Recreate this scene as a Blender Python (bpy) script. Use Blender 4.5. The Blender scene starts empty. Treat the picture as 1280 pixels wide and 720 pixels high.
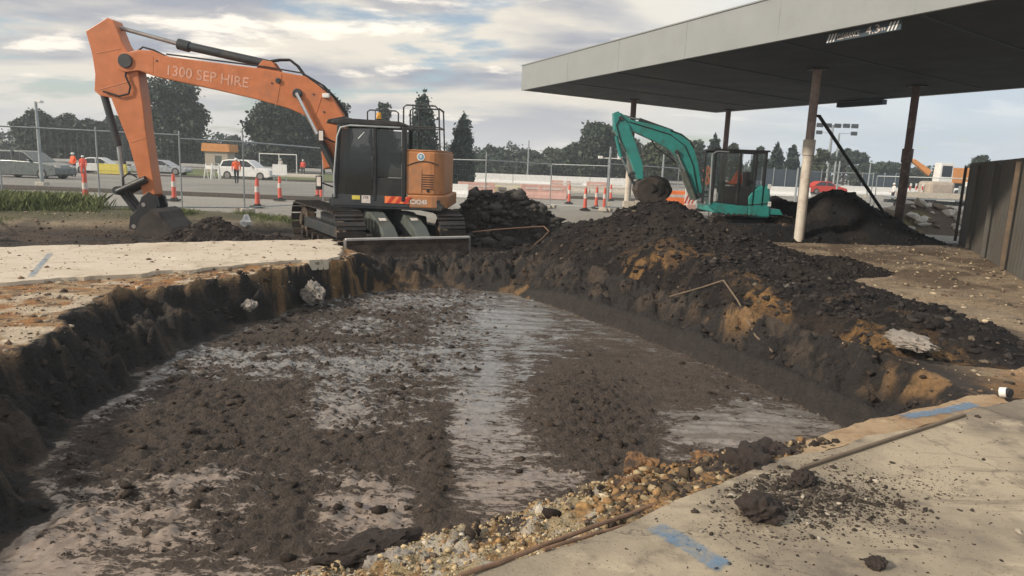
import bpy, bmesh, math, random
import numpy as np
from mathutils import Matrix, Vector, Euler
random.seed(7); rng = np.random.default_rng(11)
SC = bpy.context.scene; COL = SC.collection
R_ = math.radians
# ------------------------------------------------------------------ camera
F_, P_, RL, H = 866., R_(10.15), R_(2.2), 1.7
fwd = np.array([0, math.cos(P_), -math.sin(P_)]); up0 = np.array([0, math.sin(P_), math.cos(P_)]); r0 = np.array([1., 0, 0])
RT = math.cos(RL)*r0 + math.sin(RL)*up0; UP = -math.sin(RL)*r0 + math.cos(RL)*up0
def ray(u, v): return fwd + (u-640)/F_*RT + (360-v)/F_*UP
def G(u, v, z=0.):                       # point of the photograph on the level z
    d = ray(u, v); t = (z-H)/d[2]; return np.array([d[0]*t, d[1]*t, z])
def D(u, v, y):                          # point of the photograph at the distance y
    d = ray(u, v); t = y/d[1]; return np.array([0, 0, H]) + d*t
def slope(y): return -.012*max(0., min(y, 50.)-15.)
def at(u, y, z=None):                    # standing point at distance y in the direction of column u
    zz = slope(y) if z is None else z
    v = 200.
    for _ in range(6):
        q = D(u, v, y); c = (q-[0, 0, H])@fwd; v -= (zz-q[2])/c*F_
    q = D(u, v, y); return Vector((q[0], y, zz))
cam = bpy.data.cameras.new('camera'); co = bpy.data.objects.new('camera', cam); COL.objects.link(co)
co.matrix_world = Matrix(((RT[0], UP[0], -fwd[0], 0), (RT[1], UP[1], -fwd[1], 0), (RT[2], UP[2], -fwd[2], H), (0, 0, 0, 1)))
cam.sensor_width = 36; cam.lens = 36*F_/1280; cam.clip_end = 5000; cam.clip_start = .05
SC.camera = co
# ------------------------------------------------------------------ noise
def _h(ix, iy, s):
    n = (ix.astype(np.int64)*374761393 + iy.astype(np.int64)*668265263 + s*974711) & 0x7fffffff
    n = ((n ^ (n >> 13))*1274126177) & 0x7fffffff
    return ((n ^ (n >> 16)) & 0xffff)/65535.
def vn(x, y, s=0):
    ix = np.floor(x); iy = np.floor(y); fx = x-ix; fy = y-iy
    fx = fx*fx*(3-2*fx); fy = fy*fy*(3-2*fy)
    a = _h(ix, iy, s); b = _h(ix+1, iy, s); c = _h(ix, iy+1, s); d = _h(ix+1, iy+1, s)
    return (a*(1-fx)+b*fx)*(1-fy) + (c*(1-fx)+d*fx)*fy
def fbm(x, y, fr=1., oc=4, s=0, g=.5):
    r = 0*x; a = 1.; t = 0
    for i in range(oc):
        r = r+a*vn(x*fr+13.7*i, y*fr-7.3*i, s+i); t += a; a *= g; fr *= 2.03
    return r/t
def lumps(x, y, fr, s=0, rad=.62):
    X = x*fr; Y = y*fr; ix = np.floor(X); iy = np.floor(Y); best = 0*X
    for dx in (-1, 0, 1):
        for dy in (-1, 0, 1):
            cx = ix+dx; cy = iy+dy
            px = cx+.15+.7*_h(cx, cy, s); py = cy+.15+.7*_h(cx, cy, s+5); r = rad*(.35+.65*_h(cx, cy, s+9))
            d2 = (X-px)**2+(Y-py)**2
            best = np.maximum(best, np.sqrt(np.maximum(0, r*r-d2)))
    return best/fr
def sdp(x, y, poly):
    P = np.array(poly, float); n = len(P); d = np.full(x.shape, 1e9); ins = np.zeros(x.shape, bool)
    for i in range(n):
        a = P[i]; b = P[(i+1) % n]; e = b-a; wx = x-a[0]; wy = y-a[1]
        t = np.clip((wx*e[0]+wy*e[1])/(e@e), 0, 1)
        d = np.minimum(d, np.hypot(wx-e[0]*t, wy-e[1]*t))
        if a[1] != b[1]:
            c = ((a[1] > y) != (b[1] > y)) & (x < (b[0]-a[0])*(y-a[1])/(b[1]-a[1])+a[0]); ins ^= c
    return np.where(ins, -d, d)
def ss(a, b, x): t = np.clip((x-a)/(b-a), 0, 1); return t*t*(3-2*t)
# ------------------------------------------------------------------ materials
def newmat(name):
    m = bpy.data.materials.new(name); m.use_nodes = True; nt = m.node_tree
    return m, nt, nt.nodes['Principled BSDF']
def mat(name, c, rough=.6, metal=0., var=.25, scale=4., bump=.0, dirt=None, dscale=3., dlo=.5, dhi=.7, spec=.4, bscale=None):
    m, nt, b = newmat(name); N = nt.nodes.new; Lk = nt.links.new
    tc = N('ShaderNodeTexCoord'); n1 = N('ShaderNodeTexNoise'); n1.inputs['Scale'].default_value = scale; n1.inputs['Detail'].default_value = 8; n1.inputs['Roughness'].default_value = .65
    Lk(tc.outputs['Object'], n1.inputs['Vector'])
    r = N('ShaderNodeMapRange'); r.inputs['From Min'].default_value = .3; r.inputs['From Max'].default_value = .7
    r.inputs['To Min'].default_value = 1-var; r.inputs['To Max'].default_value = 1+var; Lk(n1.outputs['Fac'], r.inputs['Value'])
    v = N('ShaderNodeVectorMath'); v.operation = 'SCALE'; v.inputs[0].default_value = c[:3]; Lk(r.outputs[0], v.inputs['Scale'])
    out = v.outputs[0]
    if dirt:
        n2 = N('ShaderNodeTexNoise'); n2.inputs['Scale'].default_value = dscale; n2.inputs['Detail'].default_value = 9; n2.inputs['Roughness'].default_value = .7
        Lk(tc.outputs['Object'], n2.inputs['Vector'])
        r2 = N('ShaderNodeMapRange'); r2.inputs['From Min'].default_value = dlo; r2.inputs['From Max'].default_value = dhi; Lk(n2.outputs['Fac'], r2.inputs['Value'])
        mx = N('ShaderNodeMix'); mx.data_type = 'RGBA'; Lk(r2.outputs[0], mx.inputs[0]); Lk(out, mx.inputs[6]); mx.inputs[7].default_value = (*dirt, 1); out = mx.outputs[2]
    Lk(out, b.inputs['Base Color']); b.inputs['Roughness'].default_value = rough; b.inputs['Metallic'].default_value = metal; b.inputs['Specular IOR Level'].default_value = spec
    rr = N('ShaderNodeMapRange'); rr.inputs['From Min'].default_value = .3; rr.inputs['From Max'].default_value = .7; rr.inputs['To Min'].default_value = max(.05, rough-.12); rr.inputs['To Max'].default_value = min(1, rough+.12)
    Lk(n1.outputs['Fac'], rr.inputs['Value']); Lk(rr.outputs[0], b.inputs['Roughness'])
    if bump:
        n3 = N('ShaderNodeTexNoise'); n3.inputs['Scale'].default_value = bscale or scale*4; n3.inputs['Detail'].default_value = 8; n3.inputs['Roughness'].default_value = .7; Lk(tc.outputs['Object'], n3.inputs['Vector'])
        bp = N('ShaderNodeBump'); bp.inputs['Strength'].default_value = 1; bp.inputs['Distance'].default_value = bump; Lk(n3.outputs['Fac'], bp.inputs['Height']); Lk(bp.outputs[0], b.inputs['Normal'])
    return m
def glassmat(name, tint, a):
    m, nt, b = newmat(name); b.inputs['Base Color'].default_value = (*tint, 1); b.inputs['Roughness'].default_value = .08
    b.inputs['Specular IOR Level'].default_value = .6; b.inputs['Alpha'].default_value = a; return m
def soilmat(name, bumpd=.02, film=False):
    m, nt, b = newmat(name); N = nt.nodes.new; Lk = nt.links.new
    at_ = N('ShaderNodeAttribute'); at_.attribute_name = 'col'; tc = N('ShaderNodeTexCoord')
    def noise(sc, det, ro, vec=None, dist=0.):
        n = N('ShaderNodeTexNoise'); n.inputs['Scale'].default_value = sc; n.inputs['Detail'].default_value = det; n.inputs['Roughness'].default_value = ro; n.inputs['Distortion'].default_value = dist; Lk(vec or tc.outputs['Object'], n.inputs['Vector']); return n.outputs['Fac']
    def mr(src, a, c, lo=0., hi=1.):
        r = N('ShaderNodeMapRange'); r.inputs['From Min'].default_value = a; r.inputs['From Max'].default_value = c; r.inputs['To Min'].default_value = lo; r.inputs['To Max'].default_value = hi; Lk(src, r.inputs['Value']); return r.outputs[0]
    def mt(op, a, c, d=None):
        n = N('ShaderNodeMath'); n.operation = op
        for i, q in enumerate((a, c, d)):
            if q is None: continue
            if isinstance(q, (int, float)): n.inputs[i].default_value = q
            else: Lk(q, n.inputs[i])
        return n.outputs[0]
    v = N('ShaderNodeVectorMath'); v.operation = 'SCALE'; Lk(at_.outputs['Color'], v.inputs[0]); Lk(mr(noise(11, 14, .85), .3, .7, .35, 1.65), v.inputs['Scale'])
    colr = v.outputs[0]; d = N('ShaderNodeTexVoronoi'); d.inputs['Scale'].default_value = 38; Lk(tc.outputs['Object'], d.inputs['Vector'])
    hgt = mt('MULTIPLY_ADD', d.outputs['Distance'], -.35, noise(26, 10, .7)); strength = None
    if film:
        mp = N('ShaderNodeMapping'); mp.inputs['Scale'].default_value = (1., 2.4, 1.); mp.inputs['Rotation'].default_value = (0, 0, .12); Lk(tc.outputs['Object'], mp.inputs[0])
        k = mt('ADD', mt('MULTIPLY', noise(2.6, 10, .68, mp.outputs[0], .6), 1.15), mt('MULTIPLY', noise(13, 12, .78, mp.outputs[0], .5), 1.3))   # about 1.0
        f = mr(mt('ADD', k, mt('MULTIPLY', at_.outputs['Alpha'], .44)), 1.46, 1.53)
        f = mt('MULTIPLY', f, mr(at_.outputs['Alpha'], .02, .12))
        at2 = N('ShaderNodeAttribute'); at2.attribute_name = 'film'
        v2 = N('ShaderNodeVectorMath'); v2.operation = 'SCALE'; Lk(at2.outputs['Color'], v2.inputs[0]); Lk(mr(noise(9, 12, .8), .3, .7, .55, 1.4), v2.inputs['Scale'])
        x = N('ShaderNodeMix'); x.data_type = 'RGBA'; Lk(f, x.inputs[0]); Lk(colr, x.inputs[6]); Lk(v2.outputs[0], x.inputs[7]); colr = x.outputs[2]
        Lk(mr(f, 0, 1, .85, .13), b.inputs['Roughness']); strength = mr(f, 0, 1, 1., .10)
    else: b.inputs['Roughness'].default_value = .93
    Lk(colr, b.inputs['Base Color'])
    bp = N('ShaderNodeBump'); bp.inputs['Distance'].default_value = bumpd*3.2; Lk(hgt, bp.inputs['Height']); Lk(bp.outputs[0], b.inputs['Normal'])
    if strength: Lk(strength, bp.inputs['Strength'])
    b.inputs['Specular IOR Level'].default_value = .5 if film else .25
    return m
M = {}
MUD = (.05, .04, .032)
M['soil'] = soilmat('soil'); M['crumb'] = soilmat('crumb', .004); M['wetsoil'] = soilmat('wet_soil', .015, True)
M['orange'] = mat('orange_paint', (.50, .16, .058), .45, var=.12, dirt=(.24, .12, .075), dscale=1.6, dlo=.52, dhi=.85, spec=.5)
M['dorange'] = mat('dusty_orange_paint', (.47, .20, .08), .6, var=.15, dirt=(.26, .17, .12), dscale=2.2, dlo=.45, dhi=.75)
M['teal'] = mat('teal_paint', (.03, .26, .24), .4, var=.15, dirt=(.05, .12, .10), dscale=2.5, dlo=.5, dhi=.75, spec=.5)
M['black'] = mat('black_paint', (.018, .02, .023), .45, var=.25, dirt=(.05, .045, .04), dscale=3)
M['dark'] = mat('dark_grey_paint', (.035, .042, .048), .5, var=.2, dirt=(.07, .06, .05), dscale=3)
M['greygreen'] = mat('grey_green_paint', (.10, .115, .105), .5, var=.2, dirt=(.07, .06, .05), dscale=3)
M['steel'] = mat('worn_steel', (.34, .32, .31), .45, metal=.6, var=.3, dirt=MUD, dscale=4, dlo=.5, dhi=.7)
M['muddy'] = mat('muddy_steel', (.16, .115, .085), .75, metal=.0, var=.35, dirt=MUD, dscale=3, dlo=.4, dhi=.6, bump=.01)
M['shoe'] = mat('track_steel', (.075, .07, .068), .5, metal=.4, var=.35, dirt=(.06, .045, .035), dscale=5, dlo=.4, dhi=.6, bump=.008)
M['chrome'] = mat('chrome_rod', (.62, .62, .62), .22, metal=.9, var=.1)
M['rubber'] = mat('rubber', (.02, .02, .02), .7, var=.2)
M['glass'] = glassmat('tinted_glass', (.012, .018, .02), .72)
M['carglass'] = glassmat('car_glass', (.02, .025, .03), .95)
M['edge'] = mat('bright_worn_edge', (.55, .52, .49), .5, var=.2, dirt=(.22, .17, .13), dscale=5, dlo=.58, dhi=.8)
M['bucketm'] = mat('dirty_bucket', (.062, .05, .043), .75, var=.4, dirt=(.035, .028, .024), dscale=3, dlo=.45, dhi=.6, bump=.012)
M['clear'] = glassmat('clear_glass', (.05, .07, .07), .38)
M['white'] = mat('white_paint', (.74, .74, .72), .45, var=.08, dirt=(.4, .36, .3), dscale=3, dlo=.55, dhi=.9)
M['decal'] = mat('decal_white', (.62, .56, .52), .6, var=.25, scale=14)
M['fadedecal'] = mat('faded_decal', (.60, .33, .24), .6, var=.3, scale=9)
M['yellow'] = mat('yellow_sticker', (.62, .52, .10), .5, var=.1)
M['red'] = mat('red_paint', (.55, .05, .03), .5, var=.12)
M['pole'] = mat('galvanised', (.34, .37, .38), .45, metal=.5, var=.2)
M['fascia'] = mat('fascia_cladding', (.285, .305, .31), .5, var=.06, scale=1.2, dirt=(.235, .25, .25), dscale=.9, dlo=.5, dhi=.9)
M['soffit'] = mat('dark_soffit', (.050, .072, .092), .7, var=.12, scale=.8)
M['column'] = mat('column_paint', (.62, .57, .50), .55, var=.12, dirt=(.34, .25, .19), dscale=2.2, dlo=.5, dhi=.75)
M['rustcol'] = mat('rusty_column', (.16, .115, .11), .75, var=.25, dirt=(.40, .33, .26), dscale=2.4, dlo=.52, dhi=.72)
M['concrete'] = mat('concrete', (.50, .43, .33), .85, var=.14, scale=5, dirt=(.27, .22, .17), dscale=1.3, dlo=.5, dhi=.68, bump=.006, bscale=30)
M['stone'] = mat('pale_stone', (.46, .42, .36), .85, var=.25, scale=8, bump=.004)
M['hivis'] = mat('hi_vis_orange', (.90, .13, .03), .7, var=.1)
M['hivisr'] = mat('hi_vis_red', (.80, .10, .06), .7, var=.1)
M['hivisy'] = mat('hi_vis_yellow', (.65, .75, .08), .7, var=.1)
M['navy'] = mat('dark_cloth', (.02, .024, .035), .9, var=.2)
M['skin'] = mat('skin', (.48, .27, .19), .55, var=.05)
M['bollard'] = mat('bollard_orange', (.66, .13, .09), .5, var=.1)
M['barrier'] = mat('barrier_orange', (.85, .22, .07), .5, var=.1)
M['pinkbar'] = mat('barrier_faded_red', (.58, .36, .31), .6, var=.15)
M['greycar'] = mat('grey_car_paint', (.13, .15, .15), .3, var=.05, spec=.6, metal=.3)
M['silver'] = mat('silver_car_paint', (.42, .44, .47), .3, var=.05, spec=.6, metal=.3)
M['plastic'] = mat('black_plastic', (.02, .02, .022), .5, var=.1)
M['wood'] = mat('weathered_timber', (.16, .12, .085), .85, var=.3, scale=6, bump=.004)
M['rust'] = mat('rusty_steel', (.20, .12, .075), .8, var=.3, scale=20)
M['hoard'] = mat('weathered_hoarding', (.115, .112, .103), .85, var=.2, scale=1, dirt=(.12, .10, .08), dscale=1.5, dlo=.45, dhi=.65)
M['bark'] = mat('bark', (.07, .055, .045), .9, var=.3, scale=10)
M['wire'] = mat('fence_wire', (.36, .38, .38), .5, metal=.4, var=.1)
M['bluepaint'] = mat('blue_marking_paint', (.13, .27, .42), .85, var=.45, scale=12)
M['lamp'] = mat('amber_lens', (.95, .45, .06), .25, var=.05)
M['brick'] = mat('pale_wall', (.42, .36, .30), .8, var=.15)
M['roof'] = mat('orange_roof', (.62, .27, .09), .7, var=.15)
def leafmat(name, c):
    m, nt, b = newmat(name); N = nt.nodes.new; Lk = nt.links.new
    at_ = N('ShaderNodeAttribute'); at_.attribute_name = 'tint'
    v = N('ShaderNodeVectorMath'); v.operation = 'SCALE'; v.inputs[0].default_value = c; Lk(at_.outputs['Fac'], v.inputs['Scale']); Lk(v.outputs[0], b.inputs['Base Color'])
    b.inputs['Roughness'].default_value = .6; b.inputs['Specular IOR Level'].default_value = .25
    return m
M['leaf'] = leafmat('dark_foliage', (.050, .070, .048))
M['leaf2'] = leafmat('olive_foliage', (.070, .085, .048))
M['conifer'] = leafmat('cypress_foliage', (.035, .058, .045))
M['grassm'] = leafmat('grass_blades', (.15, .175, .07))
# ------------------------------------------------------------------ mesh builder
class MB:
    def __init__(s): s.v = []; s.f = []; s.mi = []
    def add(s, vs, fs, m=0):
        o = len(s.v); s.v += [tuple(map(float, p)) for p in vs]; s.f += [tuple(i+o for i in f) for f in fs]; s.mi += [m]*len(fs); return s
    def box(s, c, d, rot=None, m=0):
        x, y, z = d[0]/2, d[1]/2, d[2]/2
        vs = [Vector(p) for p in ((-x,-y,-z),(x,-y,-z),(x,y,-z),(-x,y,-z),(-x,-y,z),(x,-y,z),(x,y,z),(-x,y,z))]
        if rot is not None:
            q = Euler(rot).to_matrix() if not isinstance(rot, Matrix) else rot; vs = [q@p for p in vs]
        c = Vector(c); return s.add([p+c for p in vs], [(0,3,2,1),(4,5,6,7),(0,1,5,4),(1,2,6,5),(2,3,7,6),(3,0,4,7)], m)
    def prism(s, poly, a, b, ax='y', m=0):   # polygon in the plane across axis ax, extruded from a to b
        n = len(poly)
        def P(p, t): return {'y': (p[0], t, p[1]), 'x': (t, p[0], p[1]), 'z': (p[0], p[1], t)}[ax]
        vs = [P(p, a) for p in poly]+[P(p, b) for p in poly]
        return s.add(vs, [tuple(range(n))[::-1], tuple(range(n, 2*n))]+[(i, (i+1) % n, n+(i+1) % n, n+i) for i in range(n)], m)
    def tube(s, pts, r, n=8, m=0, cap=True):
        pts = [Vector(p) for p in pts]; rs = r if isinstance(r, (list, tuple)) else [r]*len(pts)
        vs = []; k = len(pts); ref = None
        for i, p in enumerate(pts):
            d = (pts[min(i+1, k-1)]-pts[max(i-1, 0)]).normalized()
            if ref is None: ref = d.orthogonal().normalized()
            a = (ref-d*ref.dot(d)).normalized(); ref = a; b = d.cross(a)
            vs += [p+(a*math.cos(t*2*math.pi/n)+b*math.sin(t*2*math.pi/n))*rs[i] for t in range(n)]
        fs = [(i*n+t, i*n+(t+1) % n, (i+1)*n+(t+1) % n, (i+1)*n+t) for i in range(k-1) for t in range(n)]
        if cap: fs += [tuple(range(n))[::-1], tuple(range((k-1)*n, k*n))]
        return s.add(vs, fs, m)
    def cyl(s, p0, p1, r, n=16, m=0, r2=None): return s.tube([p0, p1], [r, r if r2 is None else r2], n, m)
    def ico(s, c, r, sub=1, jit=0., m=0, sq=(1, 1, 1)):
        bm = bmesh.new(); bmesh.ops.create_icosphere(bm, subdivisions=sub, radius=1)
        vs = [Vector((v.co.x*sq[0], v.co.y*sq[1], v.co.z*sq[2]))*r*(1+jit*(random.random()-.5))+Vector(c) for v in bm.verts]
        fs = [[v.index for v in f.verts] for f in bm.faces]; bm.free(); return s.add(vs, fs, m)
    def xf(s, mt, start=0):
        s.v[start:] = [tuple(mt@Vector(p)) for p in s.v[start:]]; return s
    def text(s, body, size, mt, ext=.004, m=0, bold=0.):
        c = bpy.data.curves.new('t', 'FONT'); c.body = body; c.size = size; c.extrude = ext; c.offset = bold; c.resolution_u = 3
        o = bpy.data.objects.new('t', c); COL.objects.link(o); dg = bpy.context.evaluated_depsgraph_get(); dg.update()
        me = bpy.data.meshes.new_from_object(o.evaluated_get(dg))
        s.add([mt@v.co for v in me.vertices], [tuple(p.vertices) for p in me.polygons], m)
        bpy.data.objects.remove(o); bpy.data.curves.remove(c); bpy.data.meshes.remove(me); return s
    def build(s, name, mt, parent=None, bevel=0., smooth=False):
        me = bpy.data.meshes.new(name); me.from_pydata(s.v, [], s.f)
        for mm in (mt if isinstance(mt, (list, tuple)) else [mt]): me.materials.append(M[mm] if isinstance(mm, str) else mm)
        if any(s.mi): me.polygons.foreach_set('material_index', s.mi)
        bm = bmesh.new(); bm.from_mesh(me); bmesh.ops.recalc_face_normals(bm, faces=bm.faces); bm.to_mesh(me); bm.free()
        o = bpy.data.objects.new(name, me); COL.objects.link(o)
        if parent is not None: o.parent = parent
        if smooth:
            for p in me.polygons: p.use_smooth = True
            if hasattr(me, 'set_sharp_from_angle'): me.set_sharp_from_angle(angle=R_(40))
        if bevel:
            b = o.modifiers.new('b', 'BEVEL'); b.width = bevel; b.segments = 2; b.limit_method = 'ANGLE'; b.angle_limit = R_(40)
        return o
def tag(o, label=None, cat=None, group=None, kind=None):
    if label: o['label'] = label
    if cat: o['category'] = cat
    if group: o['group'] = group
    if kind: o['kind'] = kind
    return o
def empty(name, loc, rz=0, label=None, cat=None, group=None):
    o = bpy.data.objects.new(name, None); COL.objects.link(o); o.location = loc; o.rotation_euler = (0, 0, rz); o.empty_display_size = .2
    return tag(o, label, cat, group)
def copy_tree(o, parent=None):
    c = o.copy(); COL.objects.link(c); c.parent = parent
    for ch in [x for x in COL.objects if x.parent == o]: copy_tree(ch, c)
    return c
def npmesh(name, V, Fq, mt, col=None, attr='col', tint=None, smooth=True):
    me = bpy.data.meshes.new(name); n = Fq.shape[1]
    me.vertices.add(len(V)); me.vertices.foreach_set('co', V.astype(np.float32).ravel())
    me.loops.add(Fq.size); me.loops.foreach_set('vertex_index', Fq.astype(np.int32).ravel())
    me.polygons.add(len(Fq)); me.polygons.foreach_set('loop_start', np.arange(0, Fq.size, n, dtype=np.int32))
    me.update(calc_edges=True)
    if smooth: me.polygons.foreach_set('use_smooth', np.ones(len(Fq), bool))
    if col is not None:
        a = me.attributes.new(attr, 'FLOAT_COLOR', 'POINT'); a.data.foreach_set('color', col.astype(np.float32).ravel())
    if tint is not None:
        a = me.attributes.new('tint', 'FLOAT', 'POINT'); a.data.foreach_set('value', tint.astype(np.float32).ravel())
    me.materials.append(M[mt]); me.validate()
    o = bpy.data.objects.new(name, me); COL.objects.link(o); return o
# ------------------------------------------------------------------ terrain
FL = [(-1.55, 3.25), (-2.95, 3.0), (-3.05, 4.3), (-3.7, 5.3), (-3.72, 6.1), (-3.9, 7.5), (-3.85, 8.7), (-3.15, 11.0), (-2.6, 12.2), (-1.2, 12.85), (0, 12.5), (.7, 11.5), (1.86, 9.67), (3.03, 6.9), (3.3, 6.0), (3.25, 5.45), (2.15, 5.0), (.8, 4.6), (.06, 4.35), (-.6, 3.85)]
RIM = [(-1.4, 1.72), (-3.6, 1.2), (-3.95, 3.4), (-4.15, 5.0), (-4.35, 6.3), (-4.75, 7.6), (-4.85, 8.35), (-4.25, 9.2), (-3.5, 10.6), (-3.05, 11.6), (-2.9, 13.3), (-1.4, 14.0), (.5, 13.7), (1.35, 12.2), (2.5, 10.2), (3.62, 7.3), (3.85, 6.2), (3.85, 5.2), (1.85, 4.02), (0, 2.7)]
SLE = [(-1.5, 1.62), (-.02, 2.66), (1.78, 3.96), (3.98, 5.23), (9.5, 7.9)]
TR = [(-24, 9.5), (-8.5, 11.6), (-6, 13.1), (-3.7, 14.5), (-2.8, 13.0), (-1.2, 13.8), (.6, 13.6), (1.8, 15.2), (1.6, 20.), (-5.8, 19.5), (-7.0, 17.2), (-10, 16.1), (-24, 14.4)]
SLABL = [(-24, 7.5), (-9.5, 6.7), (-6.6, 8.25), (-5.2, 9.3), (-4.2, 10.4), (-3.15, 11.4), (-2.95, 11.75), (-3.3, 13.0), (-3.75, 14.25), (-6, 12.95), (-8.5, 11.35), (-24, 8.9)]
SLABR = SLE + [(16, 6), (14, -6), (-6, -6), (-5, -1.2)]
def ell(x, y, u, v, ru, rv, z=-.65, pw=2.):
    c = G(u, v, z); a = G(u, v-rv, z); b = G(u, v+rv, z); e = G(u+ru, v, z)
    ry = abs(a[1]-b[1])/2; rx = abs(e[0]-c[0])
    ang = math.atan2(c[0], c[1])*.8
    dx = x-c[0]; dy = y-c[1]; X = dx*math.cos(ang)-dy*math.sin(ang); Y = dx*math.sin(ang)+dy*math.cos(ang)
    return np.exp(-((X/rx)**2+(Y/ry)**2)**(pw/2)*1.2)
HEAPS = [(3.0, 13.2, 1.15, 1.1, 1.02, 0), (1.5, 13.4, 1.2, .9, .55, .1), (.5, 14.2, .9, .8, .32, 0), (4.5, 12.4, .9, 1.0, .38, 0), (4.2, 10.6, 1.1, 1.3, .36, 0), (4.6, 8.6, .95, 1.3, .20, 0), (4.7, 7.2, .8, .8, .13, 0), (2.6, 11.2, .9, 1.2, .5, .3), (3.1, 9.5, .6, .9, .26, .2), (3.75, 8.0, .45, .9, .18, .2), (6.0, 13.0, .9, .8, .16, 0)]
def zbase(x, y):
    z = -.012*np.clip(y-15, 0, 35) - .03 + .05*(fbm(x, y, .5, 3, 3)-.5)
    tr = sdp(x, y, TR); z = z - .28*ss(.35, -.45, tr)
    vz = sdp(x, y, [(-30, 14.6), (-10, 16.4), (-7.4, 17.8), (-6.8, 19.2), (-9, 20.5), (-30, 20.5)]); z = z+.16*ss(.2, -.8, vz)
    sl = np.minimum(sdp(x, y, SLABL), sdp(x, y, SLABR)); z = z-.12*ss(-.10, -.6, sl)
    z = z+.035*ss(.2, -.1, sdp(x, y, SLABL))*ss(-.75, -.1, sdp(x, y, SLABL))*(fbm(x, y, 2.2, 4, 77)*2-.55)*(y < 12.5)
    return z
GLO = {}
def terrain(x, y):
    lw = ss(-1.5, -2.4, x); wx = x+(.16+.45*lw)*(fbm(x, y, 1.7, 5, 21)-.5)+.05*(fbm(x, y, 7, 3, 25)-.5); wy = y+.16*(fbm(x, y, 1.7, 4, 31)-.5)+.05*(fbm(x, y, 7, 3, 35)-.5)
    df = sdp(wx, wy, FL); dr = -sdp(wx, wy, RIM)
    s = np.where(dr <= 0, 1., np.where(df <= 0, 0., df/(np.maximum(df, 0)+np.maximum(dr, 0)+1e-6)))
    left = ss(-1.8, -2.6, x); near = ss(5.2, 4.2, y-.35*x)
    prof = s**.8
    # left wall breaks in ledges, near bank is a rough slope
    sn = np.clip(s+.34*(fbm(x, y, 1.9, 5, 44, .6)-.5)*np.sin(s*math.pi), 0, 1); led = .35*sn+.65*(ss(.12, .34, sn)*.5+ss(.66, .86, sn)*.5)
    prof = np.where(left > .5, led, prof)
    rgt = ss(.2, 1.0, x); prof = prof*(1-rgt)+rgt*(.44*ss(.0, .16, s)+.56*ss(.14, 1.0, s+.10*(fbm(x, y, 2.5, 4, 43)-.5)))
    n1 = fbm(x, y, 4, 4, 41)-.5
    mid = np.sin(np.clip(s, 0, 1)*math.pi)
    zb = zbase(x, y)
    inpit = ss(.12, -.05, df)
    # wheel and bucket marks on the floor: long shallow ridges
    ridg = .022*(vn(x*1.1+.3*y, y*7., 51)-.5)+.014*(vn(x*2.6, y*17., 52)-.5)
    clod = np.maximum(np.maximum(ell(x, y, 367, 620, 28, 75), ell(x, y, 545, 585, 20, 115)), np.maximum(ell(x, y, 740, 520, 80, 80), .75*ell(x, y, 250, 520, 120, 40)))
    clod = np.maximum(clod, .6*ell(x, y, 480, 560, 90, 30)); clod = np.maximum(clod, ell(x, y, 930, 585, 70, 26)); clod = np.maximum(clod, .4*ell(x, y, 870, 480, 90, 30))
    clod = np.maximum(clod, .7*ss(.25, 0, df+.25)*ss(.2, -1.2, x)*ss(3.4, 3.9, y))
    cl = lumps(x, y, 9, 3)*.8+lumps(x, y, 17, 4)*.9+lumps(x, y, 30, 6)*.9
    zf = -.655+.03*(fbm(x, y, .8, 3, 61)-.5)+ridg+clod*(cl*.85+.012)+.006*(fbm(x, y, 18, 3, 66)-.5)
    z = zf*(1-prof)+zb*prof
    near_bank = mid*near*(y < 5.6)
    big = lumps(x, y, 3.2, 47)*.7+lumps(x, y, 6.5, 49)*.8; upw = ss(.12, .3, s)*ss(1.0, .8, s); z = z+mid*(n1*.2+(cl*.9-.05))*(1-rgt*ss(.34, .14, s))+upw*(big-.05+.16*(fbm(x, y, 5, 4, 48, .6)-.5))*(1.15-.15*rgt)*(1-near)+.07*near_bank
    # dark clods and soil around the rim, trench and machine pad
    tr = ss(.3, -.3, sdp(x, y, TR)); out = ss(0, -.15, dr)
    z = z+tr*(cl*.9+.12*(fbm(x, y, 1.6, 4, 91)-.5))
    right = out*(y > 4.5)*ss(-1, 1, x)*(y < 30)
    z = z+right*(.02*(fbm(x, y, 6, 4, 15)-.5)+.25*lumps(x, y, 14, 8)*ss(.55, .62, fbm(x, y, 1.3, 3, 16)))
    GLO['s'] = s; GLO['df'] = df; GLO['dr'] = dr; GLO['clod'] = clod*inpit; GLO['tr'] = tr; GLO['near'] = near
    return z
def mixc(c, n, w): w = np.clip(w, 0, 1)[..., None]; return c*(1-w)+np.array(n)*w
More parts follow.
